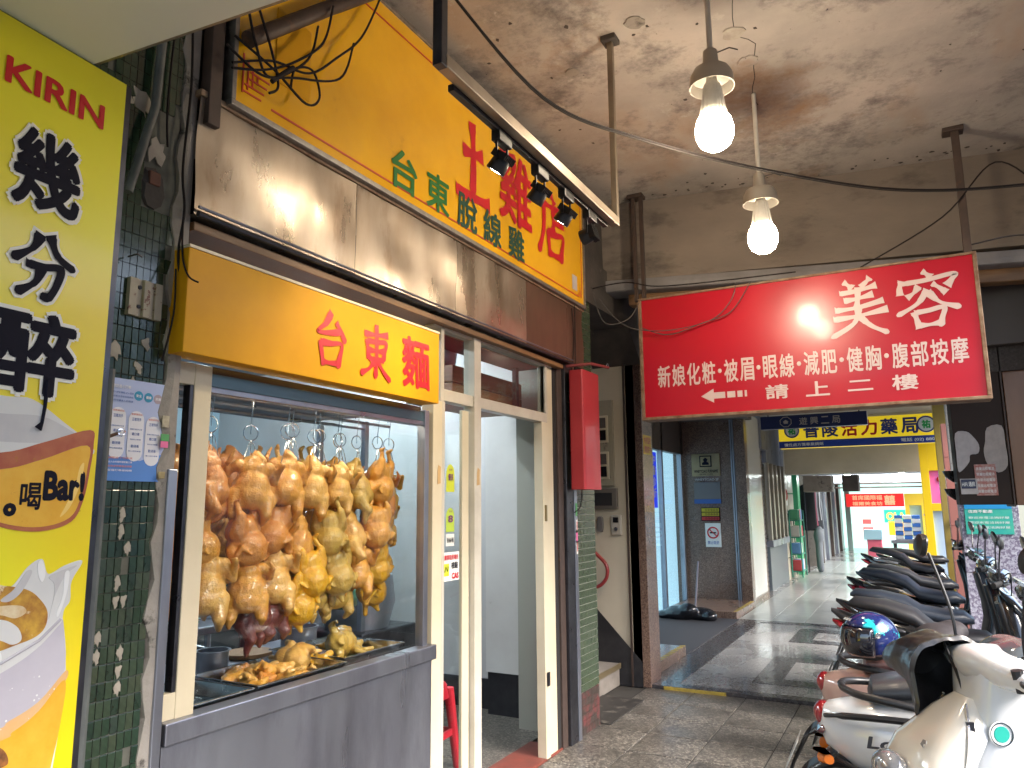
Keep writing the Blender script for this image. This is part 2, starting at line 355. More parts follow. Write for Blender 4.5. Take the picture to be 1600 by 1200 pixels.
def brush(ch, c, w, h, u, v, m, parent, wd=.10, lift=.003, name='lettering', grow=0.):
    """a character written with a brush: every stroke a ribbon that swells at its ends"""
    u, v, c = V(u), V(v), V(c); nrm = u.cross(v); b = bmesh.new()
    for si, st in enumerate(BR[ch]):
        P = curve_pts([(p[0] - .5, p[1] - .5, 0) for p in st], 9); n = len(P); L = sum((P[i + 1] - P[i]).length for i in range(n - 1))
        Lr, Rr = [], []
        for i, p in enumerate(P):
            t = i / (n - 1); d = (P[min(i + 1, n - 1)] - P[max(i - 1, 0)]).normalized(); q = V((-d.y, d.x, 0))
            k = .62 + .55 * abs(2 * t - 1) ** 2.2 + .10 * math.sin(9 * t + si * 2.1)
            if t > .9 and L > .35 and st[-1][1] < st[0][1] - .2: k *= max(.25, 1 - (t - .9) * 8)
            if t < .06: k *= .8
            q = q * (wd * .5 * k * (1.12 if abs(d.y) > abs(d.x) else .9) + grow); e = d * (grow + .02 * wd * (si % 3)) * (1 if i == n - 1 else -1 if i == 0 else 0) + V((0, .25 * wd if i == 0 else 0, 0)) * (.5 if i == 0 else 0)
            for lst, s in ((Lr, 1), (Rr, -1)):
                z = p + q * s + e; lst.append(b.verts.new(c + u * (z.x * w) + v * (z.y * h) + nrm * (lift + si * min(w, h) * .0012)))
        for i in range(n - 1): b.faces.new((Lr[i], Rr[i], Rr[i + 1], Lr[i + 1]))
    me = bpy.data.meshes.new(name); b.to_mesh(me); b.free(); me.materials.append(m); return link(name, me, parent)
UY, UX, UZ = V((0, 1, 0)), V((1, 0, 0)), V((0, 0, 1))
# ================================================================== THE PLACE
CEIL = 3.9
# ---- ground
MB().box(-60, 60, -60, 90, -.30, -.06).put('ground', mat('asphalt', (.06, .06, .062), .85, col2=(.085, .083, .08), scale=3, bump=.2, bscale=90)); tag(bpy.data.objects['ground'], kind='structure')
fl = MB().box(-7, 1.25, -2, 6.24, -.06, -.008).put('floor', mat('floor_joint', (.05, .045, .04), .8)); tag(fl, kind='structure')
tv = [MB().box(-.196, .196, -.196, .196, -.03, 0, .004).mesh('floor_tile', TERR) for i in range(1)]
ys = [6.035 - .4 * i for i in range(13)]
for iy, y in enumerate(ys):
    for ix in range(8):
        x = -1.90 + .4 * ix
        if x > .95: continue
        link('floor_tile', tv[0], fl, (x, y, random.uniform(-.0012, .0012)), (0, 0, random.choice((0, math.pi / 2, math.pi))))
MB().box(-6.9, -2.3, 1.0, 5.1, -.02, .006).put('shop_floor', TERR, fl)
MB().box(-2.14, -2.12 + .0, 1.0, 3.0, -.02, .004).put('curb', CONC, fl)
MB().box(-2.30, -2.06, 3.06, 4.5, -.02, .012, .004).put('threshold', mat('red_oxide_sill', (.20, .045, .03), .5, col2=(.12, .035, .025), scale=9, bump=.1), fl)
MB().box(-2.055, -1.99, 1.0, 3.0, -.02, .0).put('joint_strip', CONCD, fl)
MB().box(-2.42, -1.98, 5.09, 5.8, -.02, .010).put('doorstep', mat('worn_black_step', (.035, .032, .03), .5, dirt=(.16, .14, .12), dscale=9, dthr=.55), fl)
# farther, slightly raised polished arcade floor
f2 = MB().box(-3.4, 1.25, 6.26, 90, -.06, .02).put('arcade_floor', TERR2); tag(f2, kind='structure')
MB().box(-2.1, 1.25, 6.24, 6.36, -.05, .026).put('border_strip', TERRD, f2)
MB().box(-2.12, -1.86, 6.36, 11.4, .01, .025).put('border_strip', TERRD, f2)
for y in (10.0,):
    MB().box(-1.86, 1.25, y, y + .14, .01, .025).put('border_strip', TERRD, f2)
for (y0, y1) in ((6.70, 7.9), (8.75, 9.7)):
    for b in ((-1.34, -1.12, y0, y1), (-.3, -.08, y0, y1), (-1.12, -.3, y0, y0 + .2), (-1.12, -.3, y1 - .2, y1)):
        MB().box(*b, .01, .0245).put('inlay_strip', TERRD, f2)
MB().rev([(0, 0), (.30, 0), (.30, .004), (.28, .005), (0, .005)], (-.62, 7.28, .0205), n=36).put('manhole_cover', mat('worn_metal_cover', (.17, .165, .16), .4, .3, col2=(.11, .105, .10), scale=14), f2)
pm = MB().box(-.195, .195, -.295, .295, 0, .006, .002).mesh('paving_tile', PAVE)
for i in range(8):
    for k in range(18):
        x = -1.95 + .4 * i; y = 10.45 + .6 * k
        if x < 1.2: link('paving_tile', pm, f2, (x, y, .02 + random.uniform(-.001, .001)))
# ---- ceiling
def ceiling_mat():
    m = bpy.data.materials.new('stained_ceiling'); m.use_nodes = True; n = m.node_tree.nodes; l = m.node_tree.links; b = n['Principled BSDF']
    tc = n.new('ShaderNodeTexCoord')
    def nz(sc, det, st=(1, 1, 1), ro=.6):
        mp = n.new('ShaderNodeMapping'); mp.inputs['Scale'].default_value = st; l.new(tc.outputs['Object'], mp.inputs[0])
        t = n.new('ShaderNodeTexNoise'); t.inputs['Scale'].default_value = sc; t.inputs['Detail'].default_value = det; t.inputs['Roughness'].default_value = ro
        l.new(mp.outputs[0], t.inputs['Vector']); return t.outputs[0]
    def ramp(s, a, bb):
        r = n.new('ShaderNodeMapRange'); r.inputs[1].default_value = a; r.inputs[2].default_value = bb; l.new(s, r.inputs[0]); return r.outputs[0]
    def mix(f, a, c):
        mx = n.new('ShaderNodeMix'); mx.data_type = 'RGBA'; l.new(f, mx.inputs[0])
        for i, q in ((6, a), (7, c)):
            if isinstance(q, tuple): mx.inputs[i].default_value = (*q, 1)
            else: l.new(q, mx.inputs[i])
        return mx.outputs[2]
    c = mix(ramp(nz(1.6, 6), .35, .65), (.46, .405, .36), (.32, .29, .265))
    c = mix(ramp(nz(.9, 5, (1.6, .7, 1)), .52, .75), c, (.36, .25, .17))
    c = mix(ramp(nz(1.3, 10, ro=.78), .50, .64), c, (.15, .13, .125))
    c = mix(ramp(nz(5, 9, ro=.75), .60, .66), c, (.44, .40, .36))
    c = mix(ramp(nz(.7, 8, (1, 1, 1), .7), .56, .68), c, (.27, .17, .105))
    c = mix(ramp(nz(22, 3), .735, .75), c, (.04, .035, .035))
    c = mix(ramp(nz(60, 2), .765, .78), c, (.05, .04, .04))
    l.new(c, b.inputs['Base Color']); b.inputs['Roughness'].default_value = .75
    bp = n.new('ShaderNodeBump'); bp.inputs['Strength'].default_value = .5; bp.inputs['Distance'].default_value = .012
    l.new(nz(9, 10, ro=.7), bp.inputs['Height']); l.new(bp.outputs[0], b.inputs['Normal']); return m
CM = ceiling_mat(); MC['ceil'] = CM
cl = MB().box(-2.6, 1.45, -3.5, 6.2, CEIL, CEIL + .25).put('ceiling', CM); tag(cl, kind='structure')
# conduit roses, old patches and cracks on the ceiling
for (x, y, r, m) in ((-.63, 3.63, .055, PLAST), (-.61, 3.92, .055, CM), (-.65, 5.06, .05, PLAST), (-1.5, 3.55, .04, CONC), (-1.05, 3.3, .05, CONC)):
    b = MB(); n = 18
    pts = [((r * (1 + random.uniform(-.15, .15))) * math.cos(2 * math.pi * i / n), (r * (1 + random.uniform(-.15, .15))) * math.sin(2 * math.pi * i / n)) for i in range(n)]
    b.prism(pts, (x, y, CEIL - .006), UX, UY, UZ, .012); b.put('ceiling_patch', m, cl)
for pts in ([(x + random.uniform(-.012, .012), y) for x, y in ((-.50, 3.2), (-.55, 3.3), (-.59, 3.4), (-.60, 3.5), (-.63, 3.66), (-.57, 3.72), (-.55, 3.78), (-.58, 3.9), (-.60, 4.0), (-.60, 4.1), (-.64, 4.2), (-.66, 4.3), (-.66, 4.42))],):
    MB().tube([(x, y, CEIL) for x, y in pts], .0022, 5).put('ceiling_crack', DARK, cl)
fk = MB()
for i in range(70):
    x = random.uniform(-1.9, .9); y = random.choice((random.uniform(2.2, 5.4), 5.35 + random.uniform(-.1, .05) + (x + 2) * .17)); r = random.uniform(.006, .016)
    a0 = random.random() * 6; k = random.randint(4, 6)
    fk.prism([(r * random.uniform(.5, 1.3) * math.cos(a0 + 6.283 * i2 / k), r * random.uniform(.5, 1.3) * math.sin(a0 + 6.283 * i2 / k)) for i2 in range(k)], (x, y, CEIL - .003), UX, UY, UZ, .006)
tag(fk.put('paint_flake', mat('peeled_patch', (.07, .055, .05), .9), cl), kind='stuff')
# ---- downstand beam at the far side of the bay (slightly skewed)
def skew(x): return 5.42 + (x + 2.03) * .17
b = MB()
g = []
for i in range(13):
    x = -2.6 + i * (4.05 / 12); zb = 3.27 - .02 * i / 4
    b0 = skew(x)
    g.append([V((x, b0, CEIL + .01)), V((x, b0 + .01, 3.6)), V((x, b0 + .02, zb)), V((x, b0 + .45, zb - .02)), V((x, b0 + .5, CEIL + .01))])
b.sheet(g); bm_o = b.put('beam', mat('stained_beam', (.26, .215, .175), .85, col2=(.17, .14, .12), scale=1.6, amt=.6, dirt=(.085, .07, .06), dscale=1.8, dthr=.52, dw=.16, bump=.35, bscale=24, stretch=(.7, 1, 1.6))); tag(bm_o, kind='structure')
b = MB().loft([((-2.5, skew(-2.5) + .10, 3.23), (0, .12, 0), (0, 0, .05), 8), ((1.4, skew(1.4) + .10, 3.12), (0, .12, 0), (0, 0, .05), 8)], 12, 8)
b.put('soffit_board', mat('grey_painted_board', (.22, .21, .22), .6, col2=(.15, .14, .14), scale=5), bm_o)
b = MB().loft([((-1.9, skew(-1.9) + .16, 3.13), (0, .06, 0), (0, 0, .055), 8), ((1.0, skew(1.0) + .16, 3.04), (0, .06, 0), (0, 0, .055), 8)], 12, 8)
b.put('wooden_batten', WOOD, bm_o)
# dark bulkhead above and behind the red sign
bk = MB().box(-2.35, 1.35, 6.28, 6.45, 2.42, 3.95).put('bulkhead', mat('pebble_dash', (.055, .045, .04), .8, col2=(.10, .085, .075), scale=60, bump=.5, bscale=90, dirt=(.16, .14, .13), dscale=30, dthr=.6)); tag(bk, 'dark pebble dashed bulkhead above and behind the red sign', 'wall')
# left end upper masonry between shop sign and beam
lm = thing('upper_masonry', 'dark grimy masonry corner with loose cables above the stair entrance', 'wall')
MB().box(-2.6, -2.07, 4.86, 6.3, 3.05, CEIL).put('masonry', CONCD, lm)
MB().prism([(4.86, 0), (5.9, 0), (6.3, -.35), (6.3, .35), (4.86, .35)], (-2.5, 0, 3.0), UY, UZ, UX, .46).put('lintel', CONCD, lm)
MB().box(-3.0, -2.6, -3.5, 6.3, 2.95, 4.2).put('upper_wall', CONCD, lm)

# ================================================================== TILED PILLAR (left)
tp = thing('tiled_pillar', 'pillar clad in small dark green tiles, right beside the yellow beer poster', 'pillar')
MB().box(-2.42, -2.052, .95, 1.565, 0, CEIL).put('core', CONCD, tp)
ty0, ty1 = 1.17, 1.50; tw, th = .0235, .0485
MB().box(-2.056, -2.046, ty0 - .02, ty1, .0, 3.35).put('mortar_bed', GROUT, tp)
tms = [MB().box(-.003, .003, -tw / 2 + .0011, tw / 2 - .0011, -th / 2 + .0012, th / 2 - .0012, .0012).mesh('tile', m) for m in TILEG]
def tmesh_patch():
    n = 14; pts = [(min(.0108, max(-.0108, .012 * random.uniform(.45, 1.2) * math.cos(6.283 * i / n))), min(.023, max(-.023, .026 * random.uniform(.3, 1.1) * math.sin(6.283 * i / n)))) for i in range(n)]
    return MB().prism(pts, (.0, 0, 0), UY, UZ, UX, .0036).mesh('bare_patch', PLAST)
patches = [tmesh_patch() for i in range(5)]
cols = int((ty1 - ty0) / tw); cnt = 0; rest = MB()
# the tiles that show largest (below the poster top, beside the frame) are single objects
lost = {(9, 23), (10, 23), (9, 24), (10, 25), (10, 26), (6, 20), (7, 20), (6, 21), (7, 21), (10, 19), (10, 20), (10, 18), (9, 27), (6, 28), (9, 28), (5, 17), (9, 36), (11, 33), (8, 34)}
for r in range(66):
    z = .10 + (r + .5) * th
    for c in range(cols):
        y = ty1 - (c + .5) * tw
        edge_lost = random.random() < (.35 if (c == 0 and r > 40) else .02)
        if r > 44 and c < 5 and 47 < r < 55: continue
        if edge_lost: continue
        vis = (14 <= r <= 41) and y > 1.24
        key = (cols - 1 - c, r)
        if vis and cnt < 296:
            o = link('tile', random.choice(tms), tp, (-2.044 + random.uniform(-.0008, .0008), y, z), (random.gauss(0, .012), random.gauss(0, .012), random.gauss(0, .02)))
            cnt += 1
        else:
            q = -2.044 + random.uniform(-.0008, .0008)
            rest.box(q - .003, q + .003, y - tw / 2 + .0011, y + tw / 2 - .0011, z - th / 2 + .0012, z + th / 2 - .0012)
        if key in lost: link('bare_patch', random.choice(patches), tp, (-2.0418, y, z), (0, 0, 0))
tag(rest.put('tile', TILEG[0], tp), kind='stuff')
for i, (y, z, s) in enumerate([(1.42, 2.62, 2.2), (1.33, 1.96, 1.4), (1.43, 2.0, 1.1), (1.41, 1.92, .9), (1.36, 2.76, 2.4), (1.30, 2.75, 1.6)]):
    link('bare_patch', patches[i % 5], tp, (-2.041, y, z), (.2 * i, 0, 0), (1, s * 1.3, s))
# concrete strip and broken masonry at the right edge
g = []; 
for i in range(60):
    z = i * .056; e0 = 1.500 + .010 * math.sin(i * 1.7) + random.uniform(-.006, .006)
    g.append([V((-2.052, e0 - .004, z)), V((-2.036 + random.uniform(-.003, .003), e0, z)), V((-2.030 + random.uniform(-.002, .002), (e0 + 1.552) / 2, z)), V((-2.032, 1.552, z)), V((-2.06, 1.56, z))])
MB().sheet(g).put('render_strip', mat('weathered_render', (.36, .33, .30), .85, col2=(.24, .215, .19), scale=9, dirt=(.05, .045, .04), dscale=7, dthr=.60, dw=.07, bump=.35, bscale=40), tp)
b = MB(); b.loft([((-2.05, 1.415, 2.50), (0, .05, 0), (.004, 0, .07)), ((-2.035, 1.42, 2.48), (0, .035, 0), (.004, 0, .05))], 9, 2.2); b.put('broken_recess', CONCD, tp)
MB().box(-2.05, -2.028, 1.395, 1.435, 2.505, 2.55, .004).put('exposed_brick', mat('brick', (.16, .07, .045), .8, col2=(.1, .05, .04), scale=20), tp)
# angled steel pipe against the tiles, wires
pp = MB().tube([(-2.015, 1.40, 3.15), (-2.012, 1.385, 2.75), (-2.01, 1.315, 2.44)], .014, 10).put('drain_pipe', mat('grey_pvc', (.075, .085, .085), .5, col2=(.13, .14, .13), scale=12), smooth=True); tag(pp, 'thin grey pipe leaning across the green tiles above the poster', 'pipe')
cb = thing('wire_bundle', 'black wires hanging down the tiles and concrete strip left of the metal hood', 'cable')
for pts, r in ([[(-2.02, 1.50, 3.2), (-2.02, 1.515, 2.9), (-2.015, 1.50, 2.6), (-2.01, 1.512, 2.45), (-2.01, 1.50, 2.30), (-2.01, 1.525, 2.18)], .004], [[(-2.03, 1.45, 3.1), (-2.03, 1.44, 2.8), (-2.03, 1.45, 2.65)], .0035],
               [[(-2.00, 1.24, 2.3), (-2.0, 1.26, 2.1), (-2.0, 1.24, 1.9), (-2.0, 1.235, 1.7)], .004], [[(-2.01, 1.51, 2.45), (-1.99, 1.50, 2.3), (-1.95, 1.495, 2.22), (-1.93, 1.52, 2.2)], .003],
               [[(-2.01, 1.495, 2.25), (-2.0, 1.49, 2.1), (-2.02, 1.475, 1.95)], .003]):
    MB().tube(curve_pts(pts), r, 6).put('wire', WIREB, cb, True)
# ribbed plate box (old shutter motor cover) on the tiles
rb = thing('ribbed_cover', 'chipped cream ribbed metal cover screwed onto the green tiles', 'cover')
pr = [(-.055, 0), (-.055, .018), (-.03, .018), (-.027, .012), (-.012, .012), (-.008, .020), (.012, .020), (.015, .012), (.028, .012), (.031, .018), (.055, .018), (.055, 0)]
MB().prism(pr, (-2.042, 1.41, 2.075), UY, UX, UZ, .115).put('cover', mat('chipped_cream_paint', (.40, .35, .27), .5, col2=(.3, .26, .2), scale=12, dirt=(.13, .03, .02), dscale=22, dthr=.60, dw=.05), rb)
for dy in (-.02, .035):
    for dz in (.03, .09): MB().rev([(0, .006), (.006, .004), (.007, 0)], (-2.03, 1.41 + dy, 2.075 + dz), 'X', 8).put('screw', STEELD, rb)
ht = MB().tube([(-2.03, 1.345, 2.25), (-1.985, 1.345, 2.25), (-1.985, 1.36, 2.245)], .0025, 6).put('wall_hook', WIRE); tag(ht, 'small rusty hook sticking out of the tiles above the ribbed cover', 'hook')

# ---- pale blue health flyer on the tiles
fy = thing('flyer', 'pale blue printed notice with three white columns taped to the green tiles', 'poster')
FB = mat('flyer_blue', (.42, .50, .78), .55, col2=(.48, .55, .80), scale=5); FD = mat('flyer_deep_blue', (.10, .26, .68), .55)
def fq(u, v): return V((-2.036, 1.315 + .205 * u, 1.88 - .30 * v + .002 * math.sin(u * 5)))
MB().box(-2.0385, -2.0365, 1.315, 1.52, 1.58, 1.88).put('sheet', FB, fy)
MB().prism([(0, 0), (.205, 0), (.205, .085), (.16, .075), (.12, .06), (.06, .07), (0, .10)], (-2.0363, 1.315, 1.58), UY, UZ, UX, .0006).put('print', FD, fy)
FP = mat('flyer_white', (.78, .78, .85), .6); FR = mat('flyer_coral', (.70, .25, .22), .6); FC = mat('flyer_cyan', (.03, .30, .52), .6); FT = mat('flyer_text', (.09, .16, .45), .6); FG = mat('flyer_grey', (.42, .34, .40), .6)
def capsule(w, h, n=8):
    r = w / 2; return [(r * math.cos(a), h / 2 - r + r * math.sin(a)) for a in [math.pi * i / n for i in range(n + 1)]] + [(-r * math.cos(a), -h / 2 + r - r * math.sin(a)) for a in [math.pi * i / n for i in range(n + 1)]]
for k, (u, vt) in enumerate(((.2, .32), (.49, .34), (.77, .37))):
    c = fq(u, vt + .22); MB().prism(capsule(.050, .15), (-2.0356, c.y, c.z), UY, UZ, UX, .0006).put('print', FP, fy)
    for j, (dv, hh, ww, m) in enumerate(((.065, .006, .036, FR), (.05, .010, .03, FT), (.02, .004, .04, FT), (.006, .009, .024, FT), (-.010, .004, .035, FT), (-.03, .009, .026, FT), (-.045, .004, .04, FT))):
        text(['衛教資訊站', '正確洗手', '遠離疾病請多注意', '戴口罩', '保持社交距離', '勤消毒', '關心您的健康'][j], (-2.0349, c.y, c.z + dv), ww, hh, UY, UZ, m, fy, .01, lift=.0004)
for k, (u, m) in enumerate(((.50, FC), (.66, FC), (.82, FG))):
    c = fq(u, .155); MB().rev([(0, .0006), (.0145, .0006), (.0145, 0)], (-2.0362, c.y, c.z), 'X', 20).put('print', m, fy)
    text(['安全', '健康', '防護'][k], (-2.0352, c.y, c.z), .018, .009, UY, UZ, FP, fy, .02, lift=.0004)
c = fq(.20, .085); text('居家防疫小叮嚀', (-2.036, c.y, c.z), .066, .011, UY, UZ, FP, fy, .03)
for k in range(3):
    c = fq(.24, .145 + .04 * k); text(['市府關心您', '防疫新生活從你我開始', '共同守護家人的健康'][k], (-2.036, c.y, c.z), .07, .006, UY, UZ, FT, fy, .01)
for k in range(4):
    c = fq(.28, .785 + .04 * k); text(['請配合下列事項', '出入公共場所請配戴口罩', '如有症狀請儘速就醫', '並撥打專線詢問'][k], (-2.0355, c.y, c.z), .075, .006, UY, UZ, [FR, FP, FR, FP][k], fy, .01)
rg = thing('key_ring', 'rusty bent hook with a ring poking out over the notice edge', 'hook')
MB().tube([(-2.0, 1.27, 1.705), (-1.99, 1.30, 1.70), (-1.985, 1.325, 1.712)], .005, 8).put('hook', mat('rust', (.14, .06, .035), .8, col2=(.07, .04, .03), scale=40), rg)
MB().tube([(-1.985, 1.335 + .012 * math.cos(a), 1.716 + .008 * math.sin(a)) for a in [i * .5236 for i in range(13)]], .0025, 6).put('ring', CHROME, rg)
# small stickers on the concrete strip
for nm, lab, y, z, hw, hh, m in (('sticker', 'torn cream paper sticker on concrete strip beside the notice, upper one', 1.507, 1.765, .012, .018, mat('torn_sticker', (.55, .50, .36), .7, col2=(.3, .26, .2), scale=60)), ('sticker', 'small green sticker on the concrete strip beside the notice', 1.508, 1.715, .014, .011, mat('green_sticker', (.10, .36, .12), .5)), ('sticker', 'small pink rounded sticker under the green one on the strip', 1.507, 1.694, .013, .010, mat('pink_sticker', (.75, .16, .35), .5)), ('sticker', 'torn ochre paper sticker low on the concrete strip', 1.505, 1.60, .011, .010, mat('ochre_sticker', (.42, .34, .16), .7, col2=(.22, .17, .09), scale=70))):
    o = MB().box(-2.0265, -2.0245, y - hw, y + hw, z - hh, z + hh, .0006).put(nm, m); tag(o, lab, 'sticker')

# ================================================================== SHOP BUILDING (walls)
sh = thing('shop_walls', 'walls and ceiling of the chicken shop, pale blue back and scuffed white side', 'building')
MB().box(-6.2, -6.0, .8, 5.3, 0, 3.2).put('back_wall', BLUEW, sh)
MB().box(-6.0, -2.5, .9, 1.1, 0, 3.2).put('near_side_wall', BLUEW, sh)
b = MB().box(-6.0, -2.16, 5.06, 5.2, .22, 3.2); b.put('far_side_wall', GREYW, sh)
MB().box(-6.0, -2.16, 5.045, 5.2, 0, .22).put('skirting', BLACKW, sh)
MB().box(-2.88, -2.34, 4.93, 5.06, .30, 3.2).put('side_column', mat('flaking_white', (.66, .65, .63), .7, col2=(.54, .52, .50), scale=1.5, dirt=(.32, .28, .24), dscale=3, dthr=.66, dw=.1, bump=.1, bscale=12), sh)
MB().box(-2.87, -2.35, 4.94, 5.06, 0, .30).put('skirting', BLACKW, sh)
MB().box(-6.2, -2.2, .9, 5.2, 2.75, 2.9).put('ceiling', mat('dim_ceiling', (.20, .21, .22), .8), sh)
MB().box(-2.45, -2.2, 1.56, 4.6, 2.44, 2.75).put('lintel', DARK, sh)
# fluorescent tube inside (seen through the slot)
ft = thing('fluorescent_tube', 'cold white fluorescent tube under the shop ceiling behind the signs', 'lamp')
MB().box(-3.25, -3.15, 2.2, 3.4, 2.68, 2.75, .004).put('housing', WHITEP, ft)
MB().tube([(-3.2, 2.22, 2.655), (-3.2, 3.38, 2.655)], .014, 10).put('tube', mat('lit_tube', (1, 1, 1), .3, emit=60, ecol=(.80, .92, 1)), ft)
fill_tube = copy_tree(ft); fill_tube.location = (-.5, 1.45, 0); fill_tube['label'] = 'added fluorescent tube inside the doorway, brightening the far side wall'  # extra tube, added to brighten the wall inside the doorway

# ---- metal hood
hd = thing('metal_hood', 'stained grey metal fascia sheet below the big yellow sign', 'fascia')
pys = [1.545, 2.35, 3.15, 3.95, 4.55, 4.83]
for i in range(5):
    g = []; y0, y1 = pys[i] + .002, pys[i + 1] - .002; n = max(3, int((y1 - y0) / .08))
    for j in range(n + 1):
        y = y0 + (y1 - y0) * j / n; row = []
        for k in range(7):
            z = 2.455 + .42 * k / 6; row.append(V((-2.012 + .007 * math.sin(y * 5.2 + k * .8) * math.sin(math.pi * k / 6) + .003 * math.sin(y * 17 + k), y, z)))
        row.insert(0, row[0] + V((-.12, 0, -.005)))
        g.append(row)
    MB().sheet(g).put('sheet_panel', HOOD if i < 3 else HOODD, hd, True)
MB().box(-2.10, -2.0, 1.54, 4.84, 2.872, 2.895, .003).put('top_lip', RUST, hd)
MB().tube([(-1.992, 1.55, 2.452), (-1.992, 4.6, 2.452)], .010, 8).put('bottom_rail', STEELD, hd, True)
MB().tube([(-1.990, 1.55, 2.475), (-1.990, 4.6, 2.475)], .0055, 8).put('guide_rod', STEEL, hd, True)
MB().box(-2.16, -2.02, 1.56, 4.5, 2.405, 2.435, .003).put('inner_rail', WOOD, hd)
# ---- big yellow sign
bs = thing('shop_sign', 'large yellow shop sign with red and green characters above the metal fascia', 'sign')
Y0, Y1, Z0, Z1 = 1.66, 4.80, 2.905, 3.66
sx = -1.985
MB().box(sx - .14, sx, Y0, Y1, Z0, Z1 + .14).put('panel', YEL, bs)
for q in ((Y0 - .018, Y1 + .018, Z0 - .022, Z0), (Y0 - .018, Y0, Z0, Z1 + .16), (Y1, Y1 + .018, Z0, Z1 + .16)):
    MB().box(sx - .15, sx + .012, q[0], q[1], q[2], q[3], .002).put('rim', ALU, bs)
MB().box(sx - .15, sx + .012, Y0, Y1, Z1 + .14, Z1 + .16, .002).put('rim', ALU, bs)
RL = mat('red_line', (.55, .05, .02), .4)
def strip(y0, y1, z0, z1): MB().box(sx + .001, sx + .003, y0, y1, z0, z1).put('border_line', RL, bs)
strip(Y0 + .17, Y1 - .09, Z0 + .045, Z0 + .053); strip(Y0 + .17, Y1 - .04, Z1 + .06, Z1 + .067); strip(Y1 - .035, Y1 - .030, Z0 + .12, Z1 + .05)
for k in range(4):  # corner key ornament
    MB().box(sx + .001, sx + .003, Y0 + .03 + .022 * k, Y0 + .037 + .022 * k, Z0 + .05 + .02 * k, Z0 + .20 - .02 * k).put('corner_ornament', RL, bs)
    MB().box(sx + .0012, sx + .0032, Y0 + .03 + .012 * k, Y0 + .12 + .012 * k, Z0 + .055 + .028 * k, Z0 + .062 + .028 * k).put('corner_ornament', RL, bs)
    MB().box(sx + .001, sx + .003, Y1 - .045 - .022 * k, Y1 - .04 - .022 * k, Z0 + .05, Z0 + .12 - .02 * k).put('corner_ornament', RL, bs)
def bigc(s, y, z, w, h, m, bold, par=bs, x=sx, **k): return text(s, (x, y, z), w, h, UY, UZ, m, par, bold, name='lettering', lift=.0035, **k)
brush('土', (sx, 3.27, 3.345), .36, .45, UY, UZ, RED, bs, .20); bigc('雞', 3.77, 3.385, .42, .46, RED, .022); brush('店', (sx, 4.29, 3.32), .42, .44, UY, UZ, RED, bs, .15)
for s, y, m in (('台', 2.65, GREEN), ('東', 2.93, GREEN), ('脫', 3.21, DGREEN), ('線', 3.48, DGREEN), ('雞', 3.77, DGREEN)):
    bigc(s, y, 3.045, .205, .20, m, .022)
MB().box(sx + .0005, sx + .004, 1.84, 2.02, 3.08, 3.38, .001).put('patch_plate', YEL2, bs)
MB().box(sx + .001, sx + .004, 4.60, 4.68, 2.985, 3.09).put('torn_paper', PAPER, bs)
# support pipe in front of the sign with tangled wires
pipe = MB().tube([(-1.95, 1.68, 3.14), (-1.95, 2.06, 3.50), (-1.95, 2.42, 3.83)], .030, 12).put('support_pipe', BROWNST, smooth=True); tag(pipe, 'rusty brown steel pipe slanting up across the left end of the yellow sign', 'pipe')
tg = thing('tangled_wires', 'tangle of black cables looping in front of the left end of the yellow sign', 'cable')
random.seed(3)
for pts in ([(-1.93, 1.60, 2.98), (-1.90, 1.72, 3.03), (-1.90, 1.86, 3.14), (-1.90, 2.0, 3.30), (-1.91, 2.06, 3.5)], [(-1.93, 1.60, 3.0), (-1.9, 1.75, 3.08), (-1.9, 1.93, 3.13), (-1.9, 2.08, 3.28), (-1.92, 2.25, 3.48), (-1.93, 2.38, 3.75)],
            [(-1.95, 1.62, 3.12), (-1.90, 1.76, 3.05), (-1.9, 1.92, 3.0), (-1.9, 1.99, 3.06), (-1.9, 1.95, 3.15), (-1.9, 1.86, 3.11), (-1.9, 1.84, 3.02)], [(-1.94, 1.70, 3.3), (-1.9, 1.74, 3.12), (-1.9, 1.78, 3.0), (-1.9, 1.74, 2.95)],
            [(-1.95, 1.66, 3.3), (-1.9, 1.67, 3.1), (-1.91, 1.75, 3.02), (-1.9, 1.92, 3.18), (-1.93, 2.0, 3.38)], [(-1.94, 1.58, 3.06), (-1.9, 1.70, 3.00), (-1.89, 1.84, 3.06), (-1.9, 2.1, 3.2), (-1.92, 2.2, 3.42)]):
    MB().tube(curve_pts(pts), .0048, 6).put('cable', WIREB, tg, True)
MB().tube(curve_pts([(-1.9, 1.75, 3.0), (-1.89, 1.80, 3.06), (-1.89, 1.84, 3.10)]), .009, 8).put('cable_joint', WIREB, tg, True)
# vertical dark channel beside the sign's left end
vc = MB().box(-2.04, -1.99, 1.565, 1.615, 2.78, 3.9, .003).put('steel_channel', BROWNST); tag(vc, 'dark vertical steel channel left of the big yellow sign', 'channel')

# ---- lower yellow sign
ls = thing('lower_sign', 'lower yellow box sign with three red characters above the chicken window', 'sign')
lx = -1.965
MB().box(lx - .10, lx, 1.505, 2.925, 1.98, 2.32, .003).put('box', YEL2, ls)
MB().box(lx - .10, lx + .003, 1.505, 2.925, 2.320, 2.330).put('top_rim', CREAM, ls)
for s, y, w_, h_ in (('台', 2.165, .19, .215), ('東', 2.445, .20, .225), ('麵', 2.735, .215, .235)):
    if s in BR: brush(s, (lx, y, 2.145), w_, h_, UY, UZ, RED, ls, .145)
    else: text(s, (lx, y, 2.145), w_, h_, UY, UZ, RED, ls, .024, shear=-.06)
